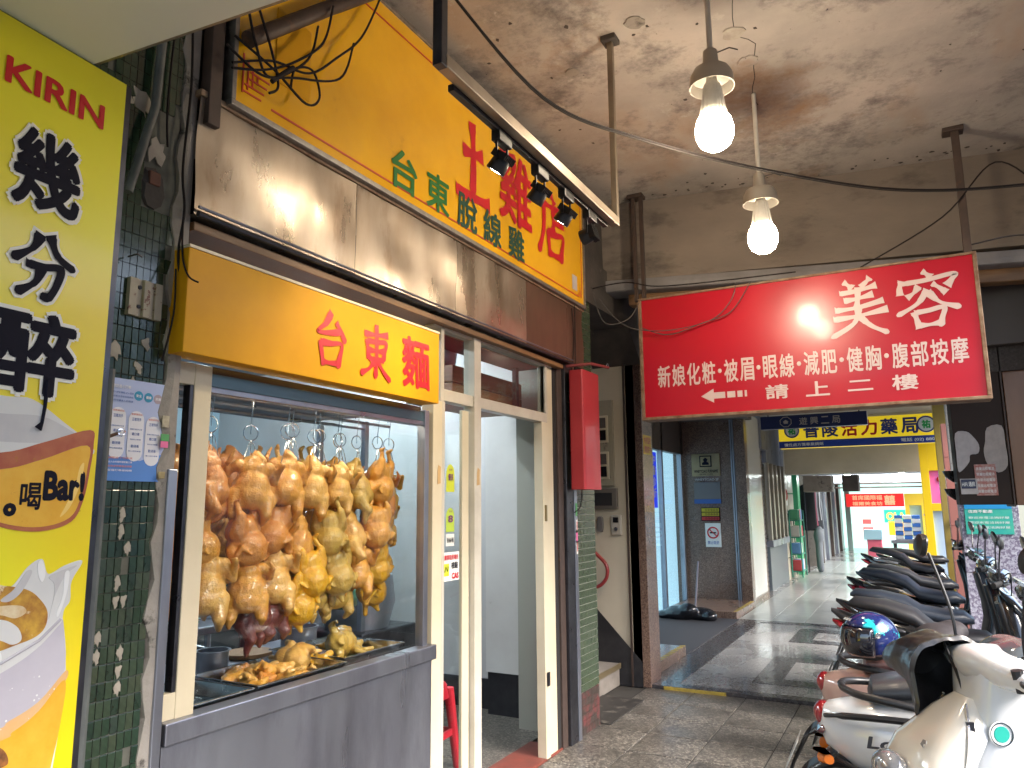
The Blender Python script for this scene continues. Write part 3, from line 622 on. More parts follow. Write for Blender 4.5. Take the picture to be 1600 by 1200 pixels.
# ================================================================== WINDOW, COUNTER, DOOR FRAME
wf = thing('window_frame', 'cream painted frame of the glazed chicken window', 'window')
MB().box(-2.10, -2.06, 1.632, 1.70, .86, 1.972, .003).put('frame_post', CREAM, wf)
MB().box(-2.098, -2.062, 1.562, 1.632, 1.90, 1.972, .002).put('frame_rail', CREAM, wf)
MB().box(-2.098, -2.062, 1.562, 1.632, .862, .94, .002).put('frame_rail', CREAM, wf)
MB().box(-2.098, -2.064, 1.618, 1.632, .94, 1.90, .002).put('glazing_bead', STEELD, wf)
MB().box(-2.085, -2.081, 1.562, 1.618, .94, 1.90).put('side_pane', GLASS, wf)
MB().box(-2.085, -2.080, 1.70, 2.955, .875, 1.93).put('pane', GLASS, wf)
MB().box(-2.10, -2.07, 1.70, 2.96, 1.905, 1.95, .002).put('top_rail', mat('blue_grey_rail', (.10, .17, .21), .4, .3), wf)
MB().box(-2.096, -2.07, 1.70, 2.96, 1.885, 1.905, .002).put('track', STEEL, wf)
MB().box(-2.105, -2.06, 2.95, 2.985, .80, 1.96, .002).put('end_post', STEEL, wf)
jb = MB().box(-2.07, -2.022, 1.528, 1.560, 0, 1.62, .003).put('steel_jamb', STEEL); tag(jb, 'tall brushed steel jamb between the concrete strip and the window', 'jamb')
ct = thing('counter', 'stainless steel counter front under the chicken window', 'counter')
MB().box(-2.10, -2.045, 1.58, 3.00, 0, .795, .002).put('front_panel', STEEL, ct)
MB().box(-2.10, -2.030, 1.58, 3.02, .797, .862, .004).put('edge_band', STEEL, ct)
MB().box(-2.98, -2.10, 1.58, 3.00, .795, .820, .002).put('worktop', STEEL, ct)
MB().box(-2.98, -2.94, 1.58, 3.00, 0, .79).put('back_panel', STEELD, ct)
ds = thing('door_frame', 'cream aluminium door and transom frame to the right of the chicken window', 'door frame')
def fr(y0, y1, z0, z1, nm='frame_bar', x0=-2.12, x1=-2.06, m=FRAMEW): return MB().box(x0, x1, y0, y1, z0, z1, .003).put(nm, m, ds)
fr(3.02, 3.10, 0, 2.02, x0=-2.13, m=CREAM); fr(3.10, 3.125, 0, 2.02)
fr(3.085, 3.115, 2.02, 2.42); fr(3.395, 3.465, 0, 2.42, x1=-2.05); fr(3.02, 4.40, 2.395, 2.435)
fr(3.115, 3.395, 2.025, 2.085); fr(3.465, 4.32, 2.025, 2.085)
fr(4.24, 4.30, 0, 2.025, m=CREAM); fr(4.30, 4.42, 0, 2.395, x0=-2.10, x1=-2.07, m=CREAM); fr(4.30, 4.33, 2.085, 2.395)
for y0, y1, z0, z1 in ((3.125, 3.395, .03, 2.025), (3.115, 3.395, 2.085, 2.395), (3.465, 4.30, 2.085, 2.395)):
    MB().box(-2.092, -2.087, y0, y1, z0, z1).put('pane', GLASS, ds)
MB().box(-2.099, -2.080, 3.32, 3.385, .03, 2.0, .002).put('sliding_stile', CREAM, ds)
MB().box(-2.062, -2.052, 4.262, 4.285, 1.40, 1.50, .002).put('door_latch', mat('brass_latch', (.25, .19, .09), .4, .8), ds)
MB().box(-2.055, -2.045, 4.25, 4.275, .42, .50, .002).put('hinge_bolt', STEELD, ds)
for y, z in ((3.07, 1.65), (3.43, 1.65)):
    MB().prism([(-.014, -.045), (.014, -.04), (.012, .0), (.015, .04), (-.006, .05), (-.013, .02)], (-2.058 if y < 3.2 else -2.0485, y, z), UY, UZ, UX, .001).put('peeled_tape', mat('old_tape', (.55, .36, .16), .6), ds)
# stickers on the narrow pane
ST = [('sticker', 'upper arched yellow and green sticker on the narrow glass pane', 1.64, .075, .14, (.55, .60, .03)), ('sticker', 'middle arched green and yellow sticker on the narrow pane', 1.43, .075, .12, (.42, .55, .06)), ('sticker', 'small white label under the green sticker on the narrow pane', 1.33, .075, .06, (.72, .72, .68))]
for nm, lab, z, ww, hh, c in ST:
    t = thing(nm, lab, 'sticker'); y = 3.215; m = mat('sticker_%d' % int(z * 100), c, .45)
    if hh > .1:
        pts = [(ww / 2 * math.cos(a), hh * .12 + hh * .38 * math.sin(a)) for a in [math.pi * i / 10 for i in range(11)]] + [(-ww / 2, -hh / 2), (ww / 2, -hh / 2)]
    else: pts = [(-ww / 2, -hh / 2), (ww / 2, -hh / 2), (ww / 2, hh / 2), (-ww / 2, hh / 2)]
    MB().prism(pts, (-2.0865, y, z), UY, UZ, UX, .001).put('backing', m, t)
    if hh > .1:
        text('8' if z < 1.5 else '優良', (-2.0853, y, z + .005), .045, .036, UY, UZ, mat('print_purple', (.16, .03, .14), .5), t, .03)
        text('衛生評鑑', (-2.0853, y, z + .042), .03, .010, UY, UZ, mat('print_purple', (0, 0, 0)), t)
        text('ok', (-2.0853, y, z - .04), .04, .008, UY, UZ, mat('print_purple', (0, 0, 0)), t) if False else None
    else: text('8166-981', (-2.0853, y, z), .06, .025, UY, UZ, INK, t, .02)
t = thing('notice', 'white square sticker with red lettering and CAS on the narrow pane', 'sticker'); y = 3.225
MB().box(-2.0865, -2.0855, y - .075, y + .075, 1.13, 1.27).put('backing', PWHITE, t)
text('嚴禁吸菸場所', (-2.0853, y, 1.245), .13, .026, UY, UZ, RED, t, .02)
MB().box(-2.0853, -2.0846, y - .07, y - .02, 1.155, 1.215).put('print', mat('sticker_164', (.5, .5, .03)), t)
MB().tube([(-2.084, y - .06, 1.175), (-2.084, y - .05, 1.20), (-2.084, y - .035, 1.178), (-2.084, y - .03, 1.20)], .002, 5).put('print', INK, t)
text('檢驗', (-2.0853, y + .03, 1.205), .06, .035, UY, UZ, INK, t, .02); text('CAS', (-2.0853, y + .035, 1.153), .065, .030, UY, UZ, RED, t, .05)
# shelf with a pot seen through the transom
sf = thing('wall_shelf', 'wooden shelf box hanging inside behind the transom glass', 'shelf')
for k in range(2): MB().box(-2.75, -2.40, 3.72, 4.62, 2.13 + .11 * k, 2.135 + .11 * k + .10, .004).put('board', WOOD, sf)
MB().box(-2.39, -2.375, 3.70, 4.64, 2.11, 2.14, .003).put('shelf_edge', BROWNST, sf); MB().box(-2.39, -2.36, 4.46, 4.50, 2.1, 2.75).put('hanger', BROWNST, sf)
po = MB().rev([(0, 0), (.10, 0), (.13, .03), (.14, .12), (.13, .20), (.15, .21), (.145, .22), (.12, .21)], (-2.62, 3.86, 2.36), n=28).put('steel_pot', STEEL, smooth=True); tag(po, 'round steel pot standing on the shelf behind the transom', 'pot')
po = MB().rev([(0, 0), (.09, 0), (.12, .03), (.12, .16), (0, .18)], (-2.7, 3.22, 2.40), n=24).put('steel_kettle', STEELD, smooth=True); tag(po, 'dark metal pot behind the small upper left transom pane', 'pot')
# right jambs, rolling shutter guide, end tiled pillar
rj = thing('shutter_jamb', 'dark steel roller shutter guide beside the green tiled corner', 'jamb')
MB().box(-2.16, -2.07, 4.42, 4.47, 0, 2.44).put('recess', DARK, rj)
MB().box(-2.14, -2.055, 4.47, 4.545, 0, 2.45, .003).put('inner_guide', BROWNST, rj)
MB().box(-2.14, -2.035, 4.55, 4.66, 0, 2.45, .003).put('outer_guide', STEELD, rj)
MB().box(-2.13, -2.03, 4.665, 4.71, 0, 1.62, .003).put('steel_corner', STEEL, rj)
MB().box(-2.13, -2.032, 4.665, 4.71, 1.62, 2.9, .003).put('rusted_upper', HOODD, rj)
for i, (z, m) in enumerate(((1.47, mat('green_sticker', (.1, .3, .1))), (1.36, PWHITE), (1.29, mat('pink_sticker', (.7, .2, .3))), (1.22, PWHITE))):
    o = MB().box(-2.029, -2.027, 4.675, 4.70, z - .045, z + .04).put('sticker', m); tag(o, ['pale green strip sticker topmost on the steel corner', 'white strip sticker below the green one on the steel corner', 'pinkish strip sticker on the steel corner', 'lowest white strip sticker on the steel corner'][i], 'sticker')
    if i in (1, 3): text('服務專線', (-2.0265, 4.6875, z), .016, .06, UY, UZ, RED, o, .01, lift=.0005)
ep = thing('tiled_corner', 'narrow corner pillar with small green tiles between steel guide and stairway', 'pillar')
MB().box(-2.50, -2.06, 4.72, 5.08, 0, 3.1).put('core', mat('pale_grout', (.36, .36, .31), .9), ep)
b = MB()
for r in range(61):
    for c in range(14):
        y = 4.735 + c * .0245; z = .27 + r * .0465
        if y > 5.07 or z > 3.05: continue
        b.box(-2.061, -2.052 + random.uniform(-.001, .001), y + .0025, y + .0215, z + .003, z + .0435)
tag(b.put('tile', mat('grey_green_tile', (.075, .10, .062), .25, col2=(.05, .075, .045), scale=30, coat=.4), ep), kind='stuff')
b = MB()
for r in range(6):
    for c in range(7): b.box(-2.061, -2.053, 4.735 + c * .049 + .001, 4.735 + c * .049 + .047, r * .045 + .001, r * .045 + .043)
tag(b.put('base_tile', mat('base_tile', (.05, .04, .035), .35, dirt=(.14, .04, .04), dscale=14, dthr=.5), ep), kind='stuff')
rbx = thing('red_box', 'long red vertical sheet metal box beside the stair entrance', 'box')
MB().loft([((-1.955, 4.70, 1.60), (.055, 0, 0), (0, .15, 0), 9), ((-1.955, 4.70, 2.40), (.055, 0, 0), (0, .15, 0), 9)], 20, 9).put('body', REDBOX, rbx, True, 30)
MB().tube([(-2.02, 4.55, 2.43), (-1.86, 4.60, 2.44), (-1.85, 4.90, 2.46)], .010, 8).put('top_bracket', mat('red_rust', (.2, .03, .03), .6), rbx, True)
MB().tube([(-1.855, 4.90 + .018 * math.cos(a), 2.47 + .018 * math.sin(a)) for a in [i * .5236 for i in range(13)]], .003, 6).put('ring', STEEL, rbx)
# cables running down the jamb
cj = thing('jamb_cables', 'thin dark cables clipped down the rusty steel jamb right of the door', 'cable')
for pts in ([(-2.0, 4.62, 2.85), (-1.995, 4.63, 2.6), (-2.0, 4.58, 2.35), (-2.02, 4.60, 2.2), (-2.0, 4.64, 2.15)], [(-2.0, 4.67, 2.9), (-2.0, 4.66, 2.5), (-2.01, 4.62, 2.25), (-2.02, 4.56, 2.18)], [(-2.015, 4.66, 1.75), (-1.99, 4.70, 1.7), (-2.0, 4.70, 1.5), (-2.02, 4.64, 1.45)]):
    MB().tube(curve_pts(pts), .004, 6).put('cable', WIREB, cj, True)

# ---- stair entrance
stw = thing('stair_wall', 'cream stairwell wall with black diagonal dado between the tiled and granite pillars', 'wall')
MB().box(-6, -2.12, 6.22, 6.34, 0, 3.9).put('wall', CREAMW, stw)
MB().prism([(-2.12, 0), (-2.12, .20), (-2.62, .72), (-3.1, 1.2), (-5.5, 3.6), (-5.5, 0)], (0, 6.214, 0), UX, UZ, UY, -.004).put('dado', BLACKW, stw)
MB().box(-6, -2.5, 5.08, 5.2, 0, 3.9).put('inner_wall', CREAMW, stw)
stairs = thing('staircase', 'grey concrete stairs going up behind the tiled corner', 'stairs')
for k in range(9):
    MB().box(-2.34 - .27 * (k + 1), -2.34 - .27 * k + .02, 5.2, 6.2, .0 if k < 1 else .17 * k - .02, .18 + .17 * k, .006).put('step', CONC, stairs)
MB().box(-2.32, -2.305, 5.2, 6.2, .14, .182, .002).put('nosing', mat('brass_nosing', (.18, .14, .08), .5, .3), stairs)
hr = MB().tube(curve_pts([(-3.6, 6.10, 2.25), (-2.9, 6.10, 1.55), (-2.50, 6.10, 1.12), (-2.38, 6.10, 1.00), (-2.37, 6.10, .90), (-2.42, 6.10, .83), (-2.48, 6.10, .80)], 6), .016, 10).put('handrail', mat('red_rail', (.32, .03, .03), .35, coat=.4), smooth=True); tag(hr, 'red curved handrail end on the cream stair wall', 'handrail')
mbx = thing('meter_panel', 'row of old wall boxes with little windows on the cream stair wall', 'meter box')
MB().box(-2.62, -2.31, 6.18, 6.22, 1.66, 2.42, .004).put('back_board', mat('grimy_cream_board', (.34, .30, .22), .6, dirt=(.1, .08, .06), dscale=12, dthr=.6), mbx)
for z0, z1 in ((2.04, 2.28), (1.72, 1.96)):
    MB().box(-2.60, -2.35, 6.168, 6.18, z0, z1, .003).put('frame', CREAM, mbx)
    MB().box(-2.585, -2.37, 6.160, 6.168, z0 + .02, z0 + .11).put('glass', BLACKG, mbx)
    MB().box(-2.585, -2.37, 6.160, 6.168, z0 + .13, z1 - .02).put('glass', mat('dim_glass', (.12, .10, .09), .2), mbx)
mb2 = MB().box(-2.64, -2.29, 6.17, 6.22, 1.46, 1.64, .004).put('letter_box', mat('dull_steel_box', (.20, .17, .14), .5, .4)); tag(mb2, 'low wide metal letter box under the meter boxes on the stair wall', 'letter box')
MB().box(-2.61, -2.33, 6.164, 6.17, 1.49, 1.60).put('slot', DARK, mb2)
sw = thing('switch_box', 'cream door entry box with a small window on the stair wall', 'switch')
MB().box(-2.36, -2.26, 6.19, 6.22, 1.235, 1.41, .012).put('case', mat('beige_plastic', (.42, .38, .32), .45), sw)
MB().box(-2.335, -2.285, 6.183, 6.19, 1.345, 1.39, .003).put('window', BLACKG, sw); MB().rev([(0, 0), (.018, 0), (.016, -.012), (0, -.013)], (-2.31, 6.19, 1.29), 'Y', 16).put('button', STEEL, sw)
sw = MB().loft([((-2.46, 6.215, 1.33), (.028, 0, 0), (0, 0, .07), 3.5), ((-2.46, 6.185, 1.33), (.024, 0, 0), (0, 0, .064), 3.5)], 20).put('door_bell', mat('grey_plastic', (.15, .14, .135), .35), smooth=True); tag(sw, 'small dark grey oval bell left of the cream entry box', 'door bell')

# ---- granite pillar and entrance beyond
gp = thing('granite_pillar', 'brown speckled granite pillar in front of the glass entrance', 'pillar')
MB().box(-2.20, -2.055, 6.22, 6.50, 0, 3.3, .004).put('cladding', GRANB, gp)
MB().box(-2.215, -2.20, 6.20, 6.50, 0, 3.3).put('dark_edge', BROWNST, gp)
ys_ = tag(MB().box(-2.0545, -2.0525, 6.24, 6.46, 1.93, 2.10).put('sticker', mat('yellow_notice', (.75, .50, .02), .5)), 'small yellow notice on the granite pillar', 'sticker')
text('內有監視', (-2.0525, 6.35, 2.055), .19, .06, UY, UZ, RED, ys_, .01); text('請微笑中', (-2.0525, 6.35, 1.975), .19, .06, UY, UZ, RED, ys_, .01)
eb = thing('entrance_hall', 'granite entrance recess with steps and glass doors beyond the granite pillar', 'building')
MB().box(-4.2, -2.38, 11.4, 11.6, 0, 3.1).put('back_wall', GRANB, eb)
MB().box(-2.335, -2.18, 11.36, 11.55, 0, 3.1, .003).put('corner_cladding', GRANB, eb)
for x in (-2.385, -2.355): MB().box(x - .010, x + .010, 11.37, 11.42, 0, 3.1, .003).put('conduit', STEEL, eb)
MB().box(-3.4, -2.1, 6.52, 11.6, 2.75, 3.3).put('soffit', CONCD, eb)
MB().box(-3.22, -3.12, 6.5, 11.4, 2.25, 2.75).put('transom_band', mat('brown_band', (.10, .075, .06), .4), eb)
MB().box(-3.16, -3.14, 6.5, 11.4, .05, 2.25).put('glass_door', GLASSG, eb)
for y in (8.1, 9.3, 10.3, 11.3): MB().box(-3.19, -3.12, y - .03, y + .03, 0, 2.75, .003).put('mullion', STEEL, eb)
MB().box(-3.30, -3.28, 6.5, 11.4, 0, 2.6).put('glow_panel', mat('lit_interior', (.30, .42, .50), .5, emit=.35, ecol=(.55, .75, .9)), eb)  # glowing sheet stands in for the lit room and brightens the recess
MB().box(-3.1, -2.125, 6.52, 7.55, .02, .115, .006).put('step', GRANB, eb); MB().box(-3.1, -2.16, 10.1, 11.36, .02, .115, .006).put('step', GRANB, eb)
MB().box(-3.1, -2.13, 7.56, 10.1, .015, .03).put('door_mat', mat('dark_mat', (.035, .033, .04), .8), eb)
for (y0, y1, x0) in ((6.55, 7.55, -2.12), (10.1, 11.3, -2.15)):
    n = int((y1 - y0) / .09)
    for k in range(n):
        MB().prism([(0, 0), (.05, .03), (.05, .07), (0, .045)], (x0 - .06, y0 + .08 + k * .09 - .04, .1155), UX, UY, UZ, .002).put('warning_stripe', mat('worn_yellow', (.50, .36, .05), .6, col2=(.25, .19, .05), scale=20), eb)
MB().box(-1.95, -1.45, 6.222, 6.236, .0, .024).put('warning_stripe', mat('worn_yellow', (.5, .4, .1)), f2)
# blue vertical sign on the glass
vb = thing('vertical_sign', 'blue vertical strip sign hanging on the glass entrance door', 'sign')
MB().box(-3.115, -3.10, 9.65, 9.95, 1.45, 2.20).put('panel', mat('bright_blue', (.01, .03, .55), .3, emit=.25), vb)
for k, s in enumerate('中醫診所'): text(s, (-3.10, 9.80, 2.10 - k * .15), .2, .13, UY, UZ, PWHITE, vb, .03, lift=.003)
vb2 = tag(MB().box(-3.115, -3.105, 8.25, 8.65, 1.05, 1.75).put('notice', mat('lilac_notice', (.42, .45, .75), .5)), 'pale lilac notice pasted on the glass beside the granite pillar', 'poster')
for k in range(4): text('營業時間', (-3.105, 8.33 + k * .09, 1.45), .05, .45, UY, UZ, INK, vb2, .0)
MB().box(-3.104, -3.102, 8.27, 8.63, 1.08, 1.16).put('print', mat('bright_blue', (0, 0, .5)), vb2)
# plaque etc. on the back wall
def wallsign(nm, lab, cat, x0, x1, z0, z1, m, y=11.4):
    t = thing(nm, lab, cat); MB().box(x0, x1, y - .02, y - .002, z0, z1, .003).put('plate', m, t); return t
pq = wallsign('brass_plaque', 'brass plaque with a dark square emblem on the granite wall', 'plaque', -2.99, -2.56, 1.91, 2.25, mat('brass', (.36, .27, .15), .35, .7, col2=(.26, .19, .10), scale=6))
MB().box(-2.865, -2.685, 11.374, 11.379, 2.05, 2.22).put('emblem', INK, pq); MB().box(-2.85, -2.70, 11.370, 11.3738, 2.065, 2.205).put('emblem', MC['brass'], pq)
MB().prism([(-.05, -.05), (.05, -.05), (.05, -.02), (.02, 0), (.035, .035), (0, .06), (-.035, .03), (-.02, 0), (-.05, -.02)], (-2.775, 11.369, 2.13), UX, UZ, UY, -.004).put('emblem', INK, pq)
text('WHEYTCIAO FURNAME', (-2.775, 11.38, 1.985), .36, .045, UX, UZ, INK, pq, .02); text('遊興二局', (-2.775, 11.38, 1.94), .2, .02, UX, UZ, INK, pq)
p2 = wallsign('steel_plaque', 'dull steel plaque with a blue lower edge under the brass plaque', 'plaque', -2.97, -2.57, 1.50, 1.82, mat('plaque_grey', (.16, .145, .14), .35, .6))
MB().box(-2.97, -2.57, 11.372, 11.379, 1.50, 1.565).put('blue_edge', mat('blue_edge', (.03, .10, .35), .4), p2); text('WHEYTCIAO 2F', (-2.77, 11.378, 1.86), .36, .035, UX, UZ, PAPER, p2, .02)
p3 = wallsign('tricolour_notice', 'small notice with yellow, green and red rows on the granite wall', 'sign', -2.88, -2.60, 1.24, 1.44, INK)
for k, c in enumerate(((.55, .45, .02), (.5, .38, .02), (.5, .03, .03))): MB().box(-2.87, -2.61, 11.374, 11.379, 1.38 - .063 * k, 1.43 - .063 * k).put('row', mat('tri%d' % k, c, .5), p3); text('①②③④⑤', (-2.72, 11.374, 1.405 - .063 * k), .2, .032, UX, UZ, INK, p3, .02)
p4 = wallsign('no_smoking_sign', 'white no smoking sign below the tricolour notice', 'sign', -2.83, -2.60, .86, 1.21, PWHITE)
b = MB().tube([(-2.715 + .078 * math.cos(a), 11.376, 1.07 + .078 * math.sin(a)) for a in [i * .2618 for i in range(25)]], .010, 6); b.tube([(-2.77, 11.376, 1.12), (-2.66, 11.376, 1.02)], .008, 6); b.put('red_circle', RED, p4)
MB().box(-2.76, -2.67, 11.374, 11.379, 1.06, 1.08).put('cigarette', INK, p4); text('禁止吸菸', (-2.715, 11.38, .925), .17, .05, UX, UZ, FT, p4, .01)
bag = link('rubbish_bag', blob('rubbish_bag', mat('bin_bag', (.012, .012, .016), .25, coat=.4, bump=.5, bscale=14), [('e', (0, 0, .08), (.22, .16, .10)), ('e', (.25, .05, .07), (.2, .15, .09)), ('e', (.12, -.08, .13), (.13, .1, .09)), ('e', (-.2, .02, .05), (.14, .12, .06)), ('e', (.38, -.02, .06), (.1, .1, .07))], .016, 2), None, (-2.82, 9.85, .02)); tag(bag, 'black bin bags slumped on the dark mat by the granite step', 'rubbish bag')
br = MB().tube([(-2.66, 9.95, .08), (-2.60, 10.0, .75)], .012, 8).put('broom', mat('broom_handle', (.25, .22, .26), .4)); tag(br, 'thin mop handle standing in the bin bags', 'mop')

# ---- facades further along the corridor
lf = thing('panelled_front', 'white panelled shop front right after the granite corner', 'shop front')
MB().box(-2.5, -2.24, 11.56, 12.9, .10, 2.9).put('white_panel', mat('white_gloss_panel', (.62, .62, .60), .25, coat=.3), lf); MB().box(-2.5, -2.22, 11.56, 12.9, .0, .10).put('plinth', GRANB, lf)
MB().box(-2.5, -2.2, 12.92, 13.5, 2.4, 3.0).put('upper_panel', STEEL, lf)
MB().box(-2.5, -2.25, 12.92, 13.02, 0, 2.4).put('post', CONC, lf)
sr = thing('roller_shutter', 'closed dark roller shutter beyond the white panels', 'shutter')
for k in range(30): MB().loft([((-2.33, 13.04, .06 + .08 * k), (.012, 0, 0), (0, 0, .038), 2.5), ((-2.33, 13.55, .06 + .08 * k), (.012, 0, 0), (0, 0, .038), 2.5)], 8).put('slat', mat('shutter_brown', (.10, .085, .075), .5, .3), sr)
gw = thing('grille_window', 'steel framed window with vertical bars above a grey panel', 'window')
MB().box(-2.5, -2.28, 13.6, 15.5, 0, .75, .004).put('lower_panel', mat('slate_panel', (.12, .14, .15), .4), gw); MB().box(-2.5, -2.22, 13.6, 15.5, .75, .86, .004).put('sill', STEEL, gw)
MB().box(-2.5, -2.25, 13.6, 15.5, 2.2, 2.95, .004).put('head_panel', STEEL, gw); MB().box(-2.45, -2.40, 13.6, 15.5, .86, 2.2).put('glass', mat('dusky_glass', (.10, .10, .09), .15), gw)
for k in range(5): MB().box(-2.30, -2.24, 13.62 + k * .44, 13.74 + k * .44, .86, 2.2, .003).put('bar', mat('champagne_bar', (.40, .36, .30), .35, .6), gw)
cw = thing('cream_tile_front', 'cream tiled wall section after the barred window', 'wall')
for k in range(7):
    for j in range(2): MB().box(-2.42, -2.30, 15.55 + j * .68, 16.2 + j * .68, .02 + .42 * k, .42 + .42 * k, .004).put('wall_tile', mat('beige_tile', (.50, .46, .36), .4, col2=(.44, .40, .31), scale=3), cw)
ns = thing('round_notice', 'small white no smoking notice on the cream tiled wall', 'sign')
MB().box(-2.295, -2.285, 15.6, 15.95, 1.45, 1.85).put('plate', PWHITE, ns); MB().tube([(-2.28, 15.775 + .1 * math.cos(a), 1.66 + .1 * math.sin(a)) for a in [i * .5236 for i in range(13)]], .016, 6).put('circle', RED, ns)
rk = thing('display_rack', 'green wire rack of goods standing by the cream wall', 'rack')
for y in (15.9, 16.5):
    for x in (-2.27, -2.08): MB().tube([(x, y, .05), (x, y, 1.35)], .014, 6).put('post', mat('teal_wire', (.03, .22, .16), .4), rk)
for k in range(4): MB().box(-2.27, -2.08, 15.9, 16.5, .15 + .33 * k, .17 + .33 * k).put('shelf', MC['teal_wire'], rk)
for k in range(4):
    for j in range(3):
        o = MB().box(-2.26, -2.10, 15.93 + .19 * j, 16.08 + .19 * j, .175 + .33 * k, .38 + .33 * k, .006).put('carton', mat('carton%d' % ((k + j) % 4), [(.45, .06, .07), (.1, .25, .5), (.5, .5, .48), (.08, .35, .2)][(k + j) % 4], .5))
        tag(o, 'small %s carton, %s from the near end, on the %s shelf of the green rack' % (['red', 'blue', 'white', 'green'][(k + j) % 4], ['first', 'second', 'third'][j], ['bottom', 'second', 'third', 'top'][k]), 'carton', 'cartons on the green rack')
pgf = thing('green_post', 'bright green pharmacy door post along the left side of the corridor', 'post'); MB().box(-2.42, -2.22, 17.0, 17.35, 0, 2.5, .004).put('post', mat('pharmacy_green', (.06, .38, .16), .4), pgf)
dk = thing('garment_rail', 'dark shop opening with clothes hung on a rail', 'clothes rack')
MB().tube([(-2.15, 17.5, 1.95), (-2.15, 19.0, 1.95)], .015, 6).put('rail', STEELD, dk)
for k in range(2): MB().tube([(-2.15, 17.5 + 1.5 * k, 0), (-2.15, 17.5 + 1.5 * k, 1.95)], .015, 6).put('upright', STEELD, dk)
for k in range(7):
    c = [(.02, .02, .025), (.3, .08, .12), (.25, .22, .25), (.03, .03, .04), (.02, .02, .02), (.3, .28, .3), (.05, .05, .06)][k]
    o = MB().loft([((-2.15, 17.65 + k * .2, 1.90), (.04, 0, 0), (0, .02, 0)), ((-2.15, 17.65 + k * .2, 1.82), (.2, 0, 0), (0, .05, 0)), ((-2.13, 17.65 + k * .2, 1.4), (.17, 0, .0), (0, .06, 0)), ((-2.15, 17.67 + k * .2, .9 + .1 * (k % 3)), (.21, 0, 0), (0, .06, 0))], 12).put('garment', mat('cloth%d' % k, c, .85), smooth=True)
    tag(o, '%s garment, %s from the near end of the rail' % (['black', 'wine red', 'grey', 'dark navy', 'plain black', 'light grey', 'charcoal'][k], ['first', 'second', 'third', 'fourth', 'fifth', 'sixth', 'seventh'][k]), 'garment', 'clothes on the rail')
MB().box(-4, -2.45, 17.35, 20, 0, 3).put('shade_block', DARK); tag(bpy.data.objects['shade_block'], 'near-black block standing in for the unlit shop behind the clothes rail', 'shop front')  # solid block, the shade of the open shop put in as near-black colour
pb = thing('stripped_pillar', 'pillar with peeling paper bills beyond the clothes', 'pillar'); MB().box(-2.45, -2.15, 19.2, 19.7, 0, 2.4).put('core', CONC, pb)
gc = link('covered_stand', blob('covered_stand', mat('grey_sheet', (.17, .19, .22), .7, bump=.3, bscale=8), [('e', (0, 0, .85), (.17, .17, .20)), ('c', [(0, 0, .8), (0, 0, .1)], [.13, .11]), ('e', (.05, 0, 1.0), (.1, .1, .08))], .02, 3), None, (-1.93, 17.6, .02), (0, 0, .4), (.62, .62, .90)); tag(gc, 'stand wrapped in a pale grey cloth on the left of the corridor', 'stand')
MB().box(-2.45, -2.2, 19.7, 30, 0, 2.4).put('far_left_front', mat('pale_grey_front', (.36, .38, .40), .5, col2=(.24, .25, .28), scale=.7)); tag(bpy.data.objects['far_left_front'], 'pale grey shop fronts at the far left end of the corridor', 'shop front')
for k in range(5):
    o = MB().box(-2.2, -2.12, 20.2 + k * 1.3, 20.32 + k * 1.3, .02, 2.2, .01).put('steel_post', STEEL if k % 2 else BROWNST); tag(o, '%s upright door post of the far left fronts, counted from the near side' % ['first', 'second', 'third', 'fourth', 'fifth'][k], 'post', 'door posts along the far left')
# far ceiling pieces
fc = MB().box(-2.6, 1.25, 6.45, 17.9, 3.05, 3.3).put('far_ceiling', mat('pale_ceiling', (.42, .41, .39), .7, col2=(.33, .32, .30), scale=2)); tag(fc, kind='structure')
fb = MB().box(-2.1, .38, 14.6, 15.0, 2.02, 3.05).put('far_beam', mat('pale_beam', (.52, .50, .46), .7, col2=(.42, .40, .36), scale=2, dirt=(.2, .18, .16), dscale=3, dthr=.66, bump=.1)); tag(fb, kind='structure')
fc2 = MB().box(-2.6, 1.25, 17.9, 30, 2.42, 2.7).put('far_ceiling', mat('white_ceiling', (.62, .64, .66), .6)); tag(fc2, kind='structure')
fb2 = MB().box(-2.2, .4, 20.6, 21.0, 1.95, 2.42).put('far_beam', mat('grey_beam', (.36, .37, .42), .6, col2=(.28, .29, .32), scale=2)); tag(fb2, kind='structure')
MB().box(-2.2, .4, 17.6, 17.9, 2.1, 3.05).put('far_beam', mat('grey_beam', (0, 0, 0))); tag(bpy.data.objects['far_beam.002'], kind='structure')
for i, (x0, x1) in enumerate(((-2.05, -1.5), (-1.3, -1.0))):
    o = MB().box(x0, x1, 16.6, 17.1, 1.72 + .1 * 0, 2.05, .01).put('air_duct_box', CONC if i == 0 else CONCD); tag(o, ['wide grey box under the pale beam at the far left', 'smaller stained box under the far beam, right of the wide one'][i], 'box')
for i, (x, y, z) in enumerate(((-1.2, 18.6, 2.24), (-.42, 18.6, 2.24), (-1.45, 20.2, 2.10), (-.25, 20.2, 2.10))):
    t = thing('ceiling_lamp', ['left one of the two nearer bright lamps far down the corridor', 'right one of the two nearer bright lamps far down the corridor', 'small lamp far back on the left below the grey beam', 'small lamp far back on the right below the grey beam'][i], 'lamp', group='bright lamps far down the corridor')
    MB().rev([(0, .0), (.10, 0), (.12, -.03), (.07, -.05)], (x, y, z + .14), n=16).put('housing', WHITEP, t); MB().ell((x, y, z + .08), (.06, .06, .035), seg=12, rings=8).put('bulb', mat('far_lit', (1, 1, 1), .3, emit=160, ecol=(.9, 1, .96)), t)
for k, z in enumerate((1.93, 1.84)):
    o = MB().tube([(-2.2, 19.2, z), (.45, 19.2, z)], .018, 8).put('steel_rail', BROWNST); tag(o, ['upper', 'lower'][k] + ' thin dark rail crossing the corridor far back', 'rail')
